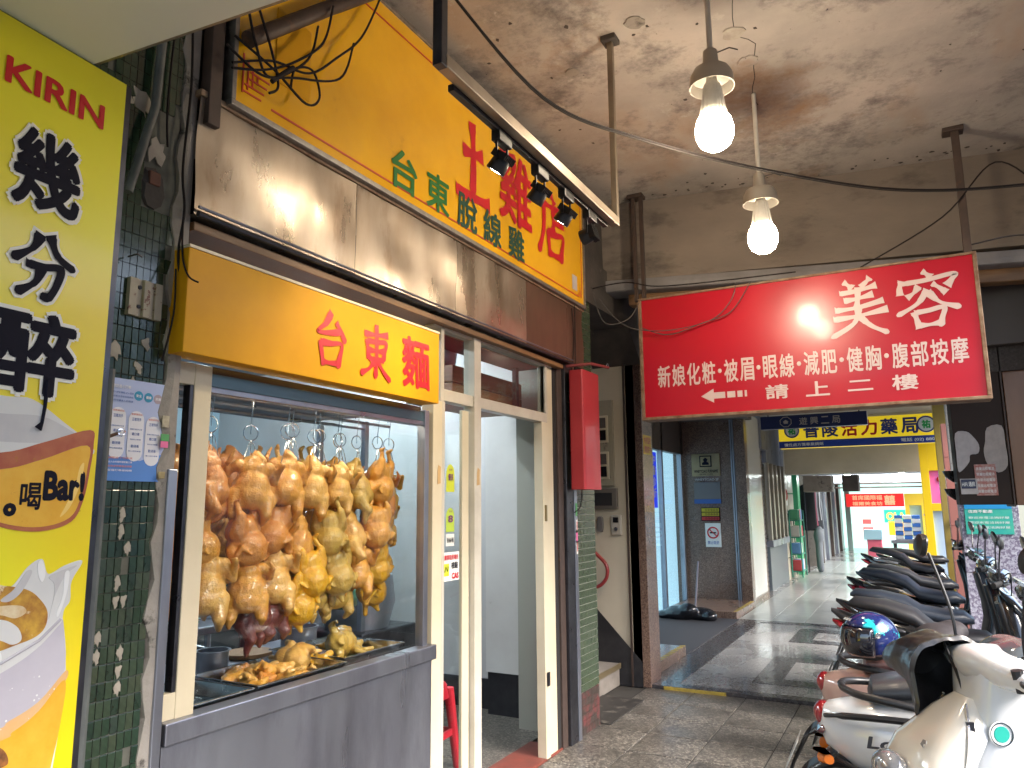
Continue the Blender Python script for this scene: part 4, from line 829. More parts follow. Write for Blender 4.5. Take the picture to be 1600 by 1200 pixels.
# far end shop: turquoise wall and panels glow in place of interior lamps
fs = thing('far_shop', 'glowing turquoise shop front closing the far end of the corridor', 'shop front')
MB().box(-2.2, .9, 27.2, 27.4, .02, 2.5).put('back_wall', mat('mint_wall', (.35, .62, .55), .5, emit=.5), fs)
MB().box(-2.0, -1.86, 25.9, 26.1, .02, 2.3).put('post', mat('mint_post', (.3, .42, .38), .5), fs)
for (x0, x1, z0, z1, c) in ((-1.0, -.35, 1.3, 1.6, (.45, .65, .8)), (-.95, -.30, .85, 1.25, (.02, .45, .25)), (-.85, -.25, .45, .9, (.85, .45, .02)), (-1.6, -1.35, .8, .95, (.75, .08, .08)), (-1.6, -1.3, .45, .7, (.7, .1, .1)), (-1.6, -1.2, .25, .42, (.3, .45, .5))):
    MB().box(x0, x1, 27.10, 27.2, z0, z1).put('display_panel', mat('disp%d' % int(c[0] * 100 + z0 * 7), c, .5, emit=.5), fs)
text('OLA', (-.62, 27.09, 1.05), .55, .25, UX, UZ, mat('disp_y', (.9, .8, .1), .5, emit=.5), fs, .05)
rs = thing('red_far_sign', 'red lit sign across the far end of the corridor', 'sign'); MB().box(-1.95, -.33, 25.85, 26.0, 1.36, 1.76).put('panel', mat('far_red', (.62, .02, .02), .4, emit=.25), rs)
text('首席國際福', (-1.35, 25.85, 1.64), .85, .15, UX, UZ, mat('far_gold', (.85, .45, .25), .5, emit=.2), rs, .02); text('福爾美食坊', (-1.35, 25.85, 1.46), .85, .12, UX, UZ, MC['far_gold'], rs, .02); text('囍', (-.72, 25.85, 1.56), .3, .3, UX, UZ, MC['far_gold'], rs, .03)
yf = thing('yellow_far_front', 'yellow framed shop front at the far end right of the red sign', 'shop front')
for q in ((-.32, -.2, 0.02, 1.75), (.12, .25, .02, 1.75)): MB().box(q[0], q[1], 25.85, 26, q[2], q[3]).put('frame', mat('far_yellow', (.80, .55, .05), .4, emit=.1), yf)
MB().box(-.2, .12, 25.85, 26, 1.4, 1.75).put('frame', MC['far_yellow'], yf); MB().box(-.2, .12, 25.9, 25.95, .02, 1.4).put('panel', mat('disp30', (.5, .7, .6)), yf)
for k in range(5): MB().box(.3 + .12 * k, .40 + .12 * k, 24, 24.1, .02, 2.0).put('striped_panel', mat('fp%d' % (k % 3), [(.4, .28, .25), (.5, .45, .42), (.3, .25, .35)][k % 3], .6), yf)
# stacked goods before the far end
gt = thing('goods_table', 'low table carrying stacked crates and bowls in the corridor', 'table'); MB().box(-.45, .55, 14.9, 15.8, .78, .84).put('top', STEEL, gt)
for x in (-.4, .5):
    for y in (14.95, 15.75): MB().box(x - .02, x + .02, y - .02, y + .02, .02, .78).put('leg', STEELD, gt)
for c in range(3):
    for r in range(6):
        o = MB().box(-.38 + .14 * c, -.25 + .14 * c, 15.2, 15.5, .842 + .072 * r, .905 + .072 * r, .004).put('blue_pack', mat('blue_pack', (.04, .16, .55), .4) if (r + c) % 2 else mat('white_pack', (.6, .66, .75), .4))
        tag(o, '%s pack, %s column and %s from the table, in the blue and white stack' % (['white', 'blue'][(r + c) % 2], ['left', 'middle', 'right'][c], ['first', 'second', 'third', 'fourth', 'fifth', 'sixth'][r]), 'pack', 'blue and white packs on the corridor table')
for r in range(9):
    o = MB().rev([(0, 0), (.10, 0), (.17, .03), (.165, .035), (.09, .01)], (.27, 15.3, .842 + .042 * r), n=20).put('bowl', mat('white_bowl', (.62, .66, .72), .35), smooth=True); tag(o, 'white bowl, %s from the bottom of the bowl stack' % ['first', 'second', 'third', 'fourth', 'fifth', 'sixth', 'seventh', 'eighth', 'ninth'][r], 'bowl', 'stacked white bowls on the corridor table')
o = link('white_bundle', blob('white_bundle', mat('white_sheet', (.6, .6, .62), .6), [('e', (0, 0, .05), (.2, .16, .05)), ('e', (.05, .02, .08), (.12, .1, .05))], .02, 2), None, (.28, 15.3, 1.22)); tag(o, 'white plastic bundle on top of the bowl stack', 'bundle')
wb = thing('water_crate', 'pale blue and red bin standing left of the stacked packs', 'bin'); MB().box(-.95, -.68, 17.0, 17.3, .02, .75, .01).put('body', mat('pink_bin', (.6, .12, .18), .4), wb); MB().box(-1.0, -.66, 16.98, 17.32, .75, .95, .01).put('lid', mat('sky_bin', (.35, .58, .68), .4), wb)

# ---- pharmacy sign, blue sign, right side frames
ph = thing('pharmacy_sign', 'yellow and blue pharmacy sign hung across the corridor', 'sign')
MB().box(-1.93, .44, 13.0, 13.2, 2.39, 2.84, .004).put('box', mat('pharmacy_yellow', (.80, .58, .02), .35, emit=.12), ph); MB().box(-1.93, .44, 12.99, 13.0, 2.39, 2.505).put('blue_band', mat('pharmacy_blue', (.015, .05, .32), .35), ph)
for i, (s, m) in enumerate((('普', FT), ('陵', FT), ('活', RED), ('力', RED), ('藥', FT), ('局', FT))):
    text(s, (-1.42 + .285 * i, 12.985, 2.67), .24, .25, UX, UZ, mat('navy_letters', (.012, .035, .22), .4) if m is FT else m, ph, .03)
text('慢性處方箋專業調劑', (-1.55, 12.985, 2.445), .6, .055, UX, UZ, PWHITE, ph, .02); text('電話 (02) 8800', (.12, 12.985, 2.445), .5, .065, UX, UZ, PWHITE, ph, .02)
for x, rr in ((.23, .13), (-1.72, .12)):
    MB().rev([(0, -.006), (rr, -.006), (rr, 0)], (x, 12.99, 2.675), 'Y', 28).put('roundel', PWHITE, ph)
    MB().tube([(x + rr * .9 * math.cos(a), 12.98, 2.675 + rr * .9 * math.sin(a)) for a in [i * .2618 for i in range(25)]], .010, 6).put('roundel_ring', MC['navy_letters'], ph)
    text('祐', (x, 12.982, 2.675), .12, .13, UX, UZ, mat('bright_green', (.03, .40, .10), .4), ph, .05)
bb = thing('blue_sign', 'dark blue sign with pale characters hung below the red sign', 'sign')
MB().box(-1.53, -.40, 9.0, 9.1, 2.345, 2.495, .003).put('panel', NAVY, bb)
for i, s in enumerate('遊興二局'): text(s, (-1.06 + .115 * i, 9.0, 2.42), .085, .085, UX, UZ, GOLDL, bb, .01)
MB().tube([(-1.25 + .06 * c, 8.995, 2.42 + .055 * s) for c, s in ((1, .4), (.4, 1), (-.4, 1), (-1, .4), (-1, -.4), (-.4, -1), (.4, -1), (1, -.4), (1, .4))], .004, 5).put('emblem', GOLDL, bb)
MB().prism([(-.02, -.02), (.02, -.02), (.028, .005), (0, .025), (-.028, .005)], (-1.25, 8.998, 2.42), UX, UZ, UY, -.003).put('emblem', GOLDL, bb)
for x in (-1.45, -.48): MB().tube([(x, 9.05, 2.50), (x, 9.05, 3.05)], .008, 6).put('hanger', STEELD, bb)
yr = thing('yellow_shop_front', 'tall bright yellow shop frame at the right of the corridor', 'shop front')
YB = mat('bright_yellow_frame', (.85, .58, .01), .35); 
for q in ((.10, .22, .02, 2.5), (.22, .62, 2.0, 2.5), (.22, .62, 1.35, 1.47)): MB().box(q[0], q[1], 14.0, 14.25, q[2], q[3], .004).put('frame', YB, yr)
MB().box(.22, .62, 14.05, 14.1, 1.47, 2.0).put('pink_panel', mat('bright_pink', (.85, .16, .50), .4), yr); MB().box(.22, .62, 14.05, 14.1, .02, 1.35).put('pale_panel', mat('pale_blue_panel', (.42, .55, .72), .4), yr)
MB().ell((.38, 14.04, 1.86), (.06, .01, .05)).put('red_mark', RED, yr); MB().ell((.44, 14.04, 1.62), (.08, .01, .03)).put('blue_mark', FC, yr)
yc = tag(MB().box(.30, .44, 11.6, 12.0, .02, 2.9).put('ochre_column', mat('ochre', (.36, .26, .06), .5)), 'narrow ochre yellow column right of the yellow frame', 'column')
pc = thing('pink_column', 'salmon pink tiled column beyond the scooters', 'column')
for k in range(6):
    for j, c in enumerate(((.62, .26, .22), (.58, .30, .32))): MB().box(.33 + .13 * j, .455 + .13 * j, 10.2, 10.5, .02 + .4 * k, .415 + .4 * k, .003).put('wall_tile', mat('pink_tile_%d' % j, c, .4), pc)
lc = thing('lavender_column', 'lavender speckled granite column facing the scooters', 'column')
for j, (z0, z1) in enumerate(((.02, .76), (.765, 1.50), (1.505, 2.2))): MB().box(.40, .92, 9.3, 9.8, z0, z1, .003).put('slab', GRANP, lc)
tqp = thing('turquoise_poster', 'turquoise and green poster on the lavender granite column', 'poster')
MB().box(.44, .86, 9.285, 9.297, 1.16, 1.62).put('sheet', mat('turq', (.03, .42, .36), .4, col2=(.08, .5, .32), scale=6), tqp); MB().box(.44, .86, 9.282, 9.285, 1.42, 1.62).put('print', mat('azure', (.02, .30, .62), .4), tqp)
text('住商不動產', (.58, 9.281, 1.395), .22, .035, UX, UZ, PWHITE, tqp, .02)
for k in range(3): text('歡迎來電洽詢好屋', (.65, 9.281, 1.33 - .05 * k), .36, .025, UX, UZ, PWHITE, tqp)
rw = tag(MB().box(.86, 4.5, 26, 26.4, -.05, 4).put('far_building', mat('cream_far', (.62, .60, .45), .6, emit=0)), 'sunlit cream building across the side street on the far right', 'building')
# ---- red beauty sign
rd = thing('red_sign', 'large red sign with white characters hung across the arcade', 'sign')
sy = 5.30; X0, X1, ZA, ZB = -1.735, .43, 2.13, 3.035
MB().box(X0 + .016, X1 + .006, sy + .004, sy + .16, ZA + .004, ZB - .006).put('panel', REDSIGN, rd)
for q in ((X0 - .01, X1 + .03, ZA - .018, ZA + .004), (X0 - .01, X1 + .03, ZB - .006, ZB + .010), (X0 - .01, X0 + .016, ZA + .004, ZB - .006), (X1 + .006, X1 + .03, ZA + .004, ZB - .006)):
    MB().box(q[0], q[1], sy - .008, sy + .165, q[2], q[3], .004).put('rim', RUST, rd)
def rt(s, x, z, w, h, bold=.02, **k): text(s, (x, sy + .004, z), w, h, UX, UZ, PWINK, rd, bold, name='lettering', **k)
PWINK = PINKW
brush('美', (-.23, sy + .004, 2.775), .36, .38, UX, UZ, PINKW, rd, .125); brush('容', (.17, sy + .004, 2.775), .36, .37, UX, UZ, PINKW, rd, .12)
xx = -1.62
row = '新娘化粧·被眉·眼線·減肥·健胸·腹部按摩'
wch = .118; wd = .052
tot = sum(wd if c == '·' else wch for c in row); sc = (X1 - .06 - xx) / tot
for c in row:
    ww = (wd if c == '·' else wch) * sc
    if c == '·': MB().ell((xx + ww / 2, sy + .002, 2.435), (.014, .003, .016)).put('dot', PINKW, rd)
    else: rt(c, xx + ww / 2, 2.43, ww * .88, .165, .018)
    xx += ww
for c, x in (('請', -.78), ('上', -.52), ('二', -.26), ('樓', .0)): rt(c, x, 2.255, .15, .10 if c != '二' else .07, .02)
MB().prism([(0, 0), (.09, .05), (.09, .022), (.17, .022), (.17, -.022), (.09, -.022), (.09, -.05)], (-1.30, sy + .0035, 2.26), UX, UZ, UY, -.002).put('arrow', PINKW, rd)
for a, b_ in ((.185, .055), (.255, .035), (.305, .015)): MB().box(-1.30 + a, -1.30 + a + b_, sy + .0015, sy + .0035, 2.238, 2.282).put('arrow_dash', PINKW, rd)
for nm, x in (('sign_hanger', X0), ('sign_hanger', X1 - .01)):
    t = thing(nm, 'brown steel hanger holding up the %s end of the red sign' % ('left' if x < -1 else 'right'), 'hanger', group='steel hangers of the red sign')
    if x < -1:
        for dx in (-.03, .03): MB().box(x + dx - .014, x + dx + .014, sy + .02, sy + .05, ZB - .0, CEIL, .002).put('angle_bar', BROWNST, t)
    else: MB().box(x - .022, x + .022, sy + .02, sy + .07, ZB, CEIL, .003).put('angle_bar', BROWNST, t)
    MB().box(x - .07, x + .05, sy, sy + .10, CEIL - .03, CEIL, .004).put('ceiling_plate', BROWNST, t)
sb = thing('loose_sign_wires', 'thin loose wires drooping over the upper left of the red sign', 'cable')
for pts in ([(-2.0, 5.15, 3.05), (-1.9, 5.2, 2.9), (-1.76, 5.22, 2.80), (-1.5, 5.24, 2.76), (-1.2, 5.26, 2.80), (-1.05, 5.26, 2.92), (-1.0, 5.27, 3.06)], [(-1.7, 5.24, 2.80), (-1.5, 5.25, 2.73), (-1.25, 5.26, 2.79), (-1.05, 5.27, 2.85), (-.9, 5.27, 3.05)], [(-2.0, 5.0, 3.1), (-1.95, 5.1, 2.85), (-1.8, 5.2, 2.87), (-1.72, 5.25, 3.0)]):
    MB().tube(curve_pts(pts), .0035, 5).put('wire', WIRE, sb, True)
for pts in ([(-2.05, 5.1, 3.12), (-1.8, 5.2, 3.16), (-1.5, 5.25, 3.1), (-.6, 5.27, 3.07)], [(.45, 5.4, 3.12), (.7, 5.6, 3.2), (.9, 5.6, 3.16)], [(-.2, 5.35, 3.06), (.3, 5.3, 3.3), (.62, 5.35, 3.62), (.86, 5.4, 3.4)]):
    MB().tube(curve_pts(pts), .005, 5).put('wire', WIREB, sb, True)
# ---- hung sign boxes on the right
bx = thing('brown_box', 'dark brown metal sign back with torn bills, hanging right of the red sign', 'sign box')
MB().box(.275, .60, 6.30, 6.8, 1.475, 3.05, .004).put('box', mat('brown_sheet', (.045, .030, .025), .6, 0, col2=(.032, .022, .018), scale=3, spec=.2, dirt=(.09, .06, .035), dscale=30, dthr=.62), bx)
MB().box(.60, .612, 6.28, 6.8, 1.46, 3.05, .002).put('edge', BROWNST, bx)
def scrap(nm, lab, pts, m, y=6.292, par=None):
    o = MB().prism(poly(pts, 3), (0, y, 0), UX, UZ, UY, .003).put(nm, m); tag(o, lab, 'paper') ; return o
scrap('torn_paper', 'torn grey paper at the left of the brown box', [(.29, 1.99), (.36, 2.0), (.40, 1.96), (.43, 1.90), (.42, 1.84), (.37, 1.83), (.36, 1.78), (.31, 1.72), (.285, 1.72), (.285, 1.85)], PAPER)
scrap('torn_paper', 'torn grey paper at the right of the brown box', [(.49, 2.02), (.58, 2.03), (.59, 1.9), (.59, 1.75), (.53, 1.70), (.47, 1.76), (.455, 1.85), (.47, 1.92)], mat('old_paper_warm', (.52, .46, .42), .8, col2=(.38, .33, .30), scale=15))
t = thing('red_bill', 'small red printed bill on the brown box', 'paper'); MB().box(.385, .515, 6.288, 6.291, 1.54, 1.76).put('sheet', mat('red_bill', (.42, .10, .08), .7, col2=(.55, .40, .35), scale=50), t)
for k in range(5): text('房屋出租電洽', (.45, 6.288, 1.73 - .04 * k), .11, .022, UX, UZ, PWHITE, t, .01)
t = thing('white_bill', 'small white and navy bill left of the red one on the brown box', 'paper'); MB().box(.29, .395, 6.286, 6.289, 1.55, 1.66).put('sheet', PAPER, t); MB().box(.295, .385, 6.284, 6.286, 1.59, 1.655).put('print', NAVY, t); text('HIFI 通訊', (.34, 6.284, 1.622), .08, .035, UX, UZ, PWHITE, t, .02)
ob = tag(MB().box(.62, 1.0, 6.32, 6.9, 1.47, 3.0, .004).put('orange_box', WOODO), 'warm orange brown sign box at the right edge beside the brown one', 'sign box')
ub = tag(MB().box(.46, 1.1, 6.2, 6.28, 2.6, 3.06, .004).put('dull_board', mat('dull_board', (.10, .085, .075), .6)), 'dull dark board hanging above the orange brown box', 'board')
wt = thing('white_tile_strip', 'narrow pale tiled pier left of the brown box', 'pier')
for k in range(12): MB().box(.29, .36, 7.6, 7.7, 1.72 + .11 * k, 1.825 + .11 * k, .002).put('wall_tile', mat('pale_tile', (.42, .44, .45), .4), wt)
for k, z in enumerate((1.60, 1.74)):
    o = MB().loft([((.26, 6.9, z), (.06, 0, 0), (0, .05, .0)), ((.27, 6.9, z - .05), (.05, 0, 0), (0, .04, 0)), ((.29, 6.9, z - .09), (.02, 0, 0), (0, .02, 0))], 14).put('dark_lamp_shade', BLACKG, smooth=True); tag(o, ['lower', 'upper'][k] + ' dark bracket poking out left of the brown box', 'bracket')
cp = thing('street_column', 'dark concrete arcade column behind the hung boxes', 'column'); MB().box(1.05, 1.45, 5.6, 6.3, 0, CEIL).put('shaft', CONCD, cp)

# ================================================================== HANGING FRAME, SPOTLIGHTS, BULBS
hf = thing('hanging_rail', 'rectangular steel tube rail hung from the ceiling in front of the yellow sign', 'rail')
MB().box(-1.225, -1.185, 1.79, 3.36, 2.865, 2.91, .003).put('rail', mat('pale_tube', (.42, .35, .27), .4, .6, col2=(.28, .22, .17), scale=6), hf)
MB().box(-1.22, -1.19, 3.345, 3.375, 2.91, CEIL, .003).put('upright', TUBE, hf)
MB().box(-1.22, -1.185, 1.765, 1.80, 2.86, CEIL, .003).put('upright', STEELD, hf)
MB().box(-1.245, -1.165, 3.32, 3.40, CEIL - .03, CEIL, .005).put('ceiling_plate', CONCD, hf)
MB().box(-1.25, -1.226, 1.9, 3.30, 2.85, 2.875, .002).put('light_track', BLACKP, hf)
for i, (y, on) in enumerate(((2.25, 1), (2.57, 0), (2.83, 1), (3.10, 0))):
    t = thing('spotlight', ['nearest lit spotlight on the rail, aimed at the big red characters', 'second spotlight on the rail, dark lens but a weak beam', 'third spotlight on the rail, glowing white', 'farthest spotlight on the rail, black and unlit, drooping beside the beam'][i], 'spotlight', (-1.24, y, 2.86), 0, 'track spotlights on the rail')
    MB().box(-.018, .018, -.05, .05, -.045, .0, .004).put('driver_box', BLACKP, t)
    for s in (-.04, .04): MB().box(-.004, .004, s - .003, s + .003, -.115, -.04).put('yoke', BLACKP, t)
    rot = R(38) if i < 3 else R(75)
    hdd = MB(); hdd.rev([(0, .03), (.022, .03), (.034, .015), (.038, -.03), (.036, -.034), (.030, -.030)], n=20)
    h = hdd.put('lamp_head', BLACKP, t, True); h.location = (-.01, 0, -.115); h.rotation_euler = (0, rot, 0)
    fnb = MB()
    for k in range(7): fnb.box(-.034, .034, -.034 + .0105 * k, -.031 + .0105 * k, .012, .040)
    fo = fnb.put('heat_sink', BLACKP, h)
    MB().rev([(0, -.031), (.030, -.031)], n=20).put('lens', mat('lit_lens', (1, 1, 1), .3, emit=30, ecol=(1, .93, .8)) if on else mat('lens_off', (.2, .2, .2), .2), h)
    if i < 3:
        ld = bpy.data.lights.new('spot_beam', 'SPOT'); ld.energy = 7 if on else 2; ld.color = (1, .80, .48); ld.spot_size = R(78); ld.spot_blend = .8; ld.shadow_soft_size = .03  # second head also throws a weak beam, though its lens stays dark
        lo = bpy.data.objects.new('spot_beam', ld); C.objects.link(lo); lo.parent = h; lo.location = (0, 0, -.04)
for i, (x, y, zb) in enumerate(((-.65, 3.13, 3.10), (-.65, 4.28, 2.975))):
    BS = 1.42
    t = thing('pendant_bulb', ['nearer glowing LED bulb hanging from the ceiling on a rod', 'farther glowing LED bulb hanging above the red sign'][i], 'lamp', (x, y, zb), 0, 'LED bulbs hanging from the ceiling')
    MB().tube([(0, 0, .26), (0, 0, (CEIL - zb) / BS)], .009, 10).put('rod', WHITEP, t, True)
    MB().rev([(.012, .30), (.022, .29), (.026, .235), (.055, .225), (.066, .205), (.070, .165), (.067, .165), (.062, .20), (.03, .215), (0, .215)], n=28).put('shade', mat('grey_enamel', (.40, .37, .33), .35, .5), t, True)
    MB().rev([(.014, .215), (.020, .18), (.026, .175), (.0395, .075)], n=28).put('bulb_neck', WHITEP, t, True)
    fb_ = MB()
    for k in range(18):
        a = 6.283 * k / 18; ca, sa = math.cos(a), math.sin(a)
        fb_.tube([(.026 * ca, .026 * sa, .17), (.040 * ca, .040 * sa, .08)], .0022, 4)
    tag(fb_.put('neck_rib', WHITEP, t), kind='stuff')
    MB().rev([(.0395, .075), (.052, .055), (.0585, .03), (.057, .0), (.046, -.025), (.025, -.040), (0, -.045)], n=28).put('glow_dome', BULBE, t, True)
    MB().tube([(.02, 0, .28), (.06, .0, .285), (.085, 0, .27)], .0022, 5).put('tie_wire', WIRE, t)
    for ch in t.children: ch.scale = (BS,) * 3
ac = tag(MB().tube(curve_pts([(-1.26, 1.78, 3.25), (-1.2, 2.53, 3.14), (-.98, 3.10, 3.165), (-.53, 3.79, 3.19), (.05, 4.36, 3.18), (.66, 4.68, 3.2), (1.4, 5.0, 3.3)]), .0055, 8).put('sagging_cable', WIREB, smooth=True), 'dark cable sagging from the rail across the arcade past the lit bulbs', 'cable')
tag(MB().tube(curve_pts([(-1.26, 1.80, 3.25), (-1.2, 2.53, 3.13), (-.97, 3.10, 3.15), (-.52, 3.79, 3.175), (.05, 4.36, 3.17), (.66, 4.68, 3.19), (1.4, 5.0, 3.28)]), .0032, 8).put('thin_cable', WIREW, smooth=True), 'thin pale cable running beside the dark sagging one', 'cable')
# ================================================================== YELLOW BEER POSTER + WHITE SOFFIT
a5 = R(5); pu = V((-math.sin(a5), math.cos(a5), 0)); pn = V((math.cos(a5), math.sin(a5), 0)); po_ = V((-1.80, 1.15, 0))   # pu: to the right along the poster, pn: out of it
def PP(u, z, l=0.): return po_ + pu * u + UZ * z + pn * l     # u <= 0 from the right edge
bp_ = thing('beer_poster', 'tall bright yellow beer poster with brush characters and foaming drinks', 'poster')
def pgrad():
    m = mat('poster_yellow', (.86, .72, .03), .3, coat=.25, bump=.02, bscale=3)
    n = m.node_tree.nodes; l = m.node_tree.links; b = n['Principled BSDF']
    tc = n.new('ShaderNodeTexCoord'); nz = n.new('ShaderNodeTexNoise'); nz.inputs['Scale'].default_value = 1.1; nz.inputs['Detail'].default_value = 1
    l.new(tc.outputs['Object'], nz.inputs['Vector']); cr = n.new('ShaderNodeValToRGB'); cr.color_ramp.elements[0].color = (.92, .70, .008, 1); cr.color_ramp.elements[1].color = (.92, .84, .02, 1)
    cr.color_ramp.elements[0].position = .38; cr.color_ramp.elements[1].position = .55
    l.new(nz.outputs[0], cr.inputs[0]); l.new(cr.outputs[0], b.inputs['Base Color']); return m
PY = pgrad()
MB().prism([(-1.15, .3), (0, .3), (0, 2.64), (-1.15, 2.64)], PP(0, 0, -.03), pu, UZ, pn, .03).put('board', PY, bp_)
MB().prism([(.001, .3), (.02, .3), (.02, 2.64), (.001, 2.64)], PP(0, 0, -.05), pu, UZ, pn, .045).put('side_frame', STEELD, bp_)
MB().tube([PP(.035, .4, -.02), PP(.035, 1.86, -.02)], .012, 8).put('side_pipe', mat('grey_pvc', (0, 0, 0)), bp_, True)
def pshape(pts, m, l, nm='print', seg=5): return MB().prism(poly(pts, seg) if seg else pts, PP(0, 0, l), pu, UZ, pn, .001).put(nm, m, bp_)
def ptext(s, u, z, ww, hh, m, l, bold, **k): return text(s, PP(u, z, l), ww, hh, pu, UZ, m, bp_, bold, lift=0, **k)
HALO = mat('poster_halo', (.86, .84, .74), .4)
BREWRED = mat('poster_red', (.62, .008, .012), .35)
ptext('KIRIN', -.186, 2.511, .255, .066, BREWRED, .0020, .028)
for s, u, z, ww, hh in (('幾', -.190, 2.302, .17, .20), ('分', -.180, 2.070, .155, .155), ('醉', -.185, 1.860, .21, .20)):
    if s in BR:
        brush(s, PP(u, z, 0), ww, hh, pu, UZ, HALO, bp_, .17, .0014, grow=.05); brush(s, PP(u, z, 0), ww, hh, pu, UZ, INK, bp_, .17, .0034); continue
    ptext(s, u, z, ww + .020, hh + .020, HALO, .0016, .065); ptext(s, u, z, ww, hh, INK, .0032, .032, name='lettering')
# drip stroke of the last character
BEER = mat('beer_amber', (.78, .38, .02), .4, col2=(.85, .50, .05), scale=16, dirt=(.55, .22, .02), dscale=40, dthr=.66); FOAM = mat('beer_foam', (.66, .66, .64), .5, col2=(.72, .72, .70), scale=5)
BRIM = mat('beer_rim', (.36, .06, .03), .4, col2=(.50, .16, .06), scale=14)
pshape([(-.8, 1.80), (-.40, 1.77), (-.249, 1.752), (-.176, 1.752), (-.093, 1.705), (-.031, 1.665), (-.02, 1.63), (-.2, 1.60), (-.5, 1.58), (-.8, 1.6)], FOAM, .0008)
pshape([(-.8, 1.64), (-.4, 1.62), (-.237, 1.625), (-.14, 1.655), (-.025, 1.694), (-.012, 1.66), (-.016, 1.60), (-.027, 1.524), (-.055, 1.47), (-.132, 1.450), (-.221, 1.463), (-.30, 1.50), (-.5, 1.48), (-.8, 1.50)], BRIM, .0012)
pshape([(-.8, 1.60), (-.4, 1.58), (-.234, 1.588), (-.14, 1.615), (-.03, 1.655), (-.024, 1.60), (-.035, 1.53), (-.060, 1.480), (-.132, 1.460), (-.221, 1.472), (-.30, 1.51), (-.5, 1.49), (-.8, 1.51)], BEER, .0018)
MB().tube([PP(-.147, 1.80, .003), PP(-.146, 1.74, .003), PP(-.150, 1.70, .003), PP(-.158, 1.685, .003)], [.006, .004, .004, .009], 8).put('drip_stroke', INK, bp_)
ptext('喝', -.160, 1.530, .050, .062, INK, .0032, .022, name='lettering'); ptext('Bar!', -.080, 1.555, .105, .072, INK, .0032, .05, shear=.0); ptext('o', -.205, 1.50, .03, .03, INK, .0032, .08)
bub = MB(); random.seed(11)
for k in range(60):
    u = random.uniform(-.24, -.03); z = random.uniform(1.48, 1.64) + u * .12; r = random.choice((.0012, .002, .003))
    bub.rev([(r * .6, .0026), (r, .0026), (r, .0019)], PP(u, z, 0), 'X', 8)
tag(bub.put('print_bubble', mat('bubble_ring', (.45, .18, .02), .4), bp_), kind='stuff')
pshape([(-.8, 1.30), (-.35, 1.30), (-.235, 1.29), (-.215, 1.315), (-.179, 1.335), (-.150, 1.372), (-.118, 1.387), (-.100, 1.352), (-.062, 1.368), (-.016, 1.376), (-.040, 1.33), (-.040, 1.285), (-.055, 1.248), (-.034, 1.10), (-.05, .90), (-.07, .70), (-.8, .70)], FOAM, .0006)
pshape([(-.24, 1.335), (-.20, 1.335), (-.149, 1.322), (-.118, 1.30), (-.094, 1.265), (-.102, 1.225), (-.15, 1.206), (-.24, 1.205)], mat('tiramisu', (.70, .42, .05), .5, col2=(.28, .09, .02), scale=22, amt=.45, dirt=(.75, .62, .4), dscale=14, dthr=.58, dw=.05), .0014)
pshape([(-.30, 1.26), (-.21, 1.265), (-.165, 1.245), (-.15, 1.215), (-.17, 1.206), (-.21, 1.222), (-.30, 1.22)], FOAM, .0020)
MB().tube([PP(-.30, 1.150, .001), PP(-.19, 1.170, .0015), (PP(-.108, 1.205, .0015)), PP(-.060, 1.245, .0015)], .0035, 8).put('print_rim_line', mat('rim_shadow', (.44, .42, .46), .4), bp_)
pshape([(-.8, .98), (-.22, 1.005), (-.15, 1.02), (-.094, 1.05), (-.036, 1.105), (-.040, 1.0), (-.056, .90), (-.075, .70), (-.8, .70)], BEER, .0014)
pshape([(-.26, .985), (-.195, 1.0), (-.165, .985), (-.155, .955), (-.19, .95), (-.16, .93), (-.22, .92), (-.26, .935)], mat('print_dark_figure', (.12, .05, .02), .5, col2=(.4, .15, .04), scale=60), .0020)
CUPS = mat('cup_lilac', (.50, .47, .53), .5, col2=(.58, .55, .60), scale=7); FSH = mat('foam_shade', (.50, .49, .50), .5, col2=(.60, .59, .58), scale=12); FHI = mat('foam_light', (.84, .84, .82), .45)
pshape([(-.8, 1.09), (-.35, 1.10), (-.20, 1.145), (-.115, 1.185), (-.062, 1.232), (-.052, 1.235), (-.040, 1.12), (-.10, 1.06), (-.20, 1.015), (-.8, .99)], CUPS, .0010)
pshape([(-.8, 1.02), (-.24, 1.03), (-.16, 1.045), (-.094, 1.072), (-.037, 1.125), (-.036, 1.10), (-.10, 1.04), (-.2, 1.0), (-.8, .97)], mat('orange_glow', (.80, .42, .12), .5, col2=(.72, .50, .28), scale=10), .0012)
pshape([(-.205, 1.305), (-.178, 1.325), (-.152, 1.362), (-.140, 1.358), (-.160, 1.318), (-.185, 1.30)], FSH, .0016); pshape([(-.098, 1.345), (-.066, 1.358), (-.030, 1.366), (-.058, 1.345), (-.080, 1.30), (-.090, 1.25), (-.082, 1.30), (-.085, 1.33)], FSH, .0016)
pshape([(-.060, 1.35), (-.048, 1.35), (-.052, 1.30), (-.066, 1.255), (-.072, 1.26), (-.060, 1.30)], FHI, .0020); pshape([(-.128, 1.378), (-.118, 1.383), (-.108, 1.355), (-.114, 1.335), (-.124, 1.35)], FHI, .0020)
pshape([(-.30, 1.285), (-.215, 1.292), (-.16, 1.288), (-.145, 1.272), (-.17, 1.262), (-.21, 1.274), (-.30, 1.272)], mat('cream_swirl', (.80, .70, .48), .5, col2=(.62, .42, .2), scale=30), .0022); pshape([(-.30, 1.225), (-.24, 1.222), (-.20, 1.200), (-.19, 1.180), (-.20, 1.178), (-.23, 1.195), (-.30, 1.20)], FHI, .0024)
pshape([(-.8, 1.72), (-.35, 1.715), (-.24, 1.712), (-.15, 1.715), (-.08, 1.690), (-.045, 1.668), (-.10, 1.670), (-.2, 1.650), (-.8, 1.655)], FSH, .0010)
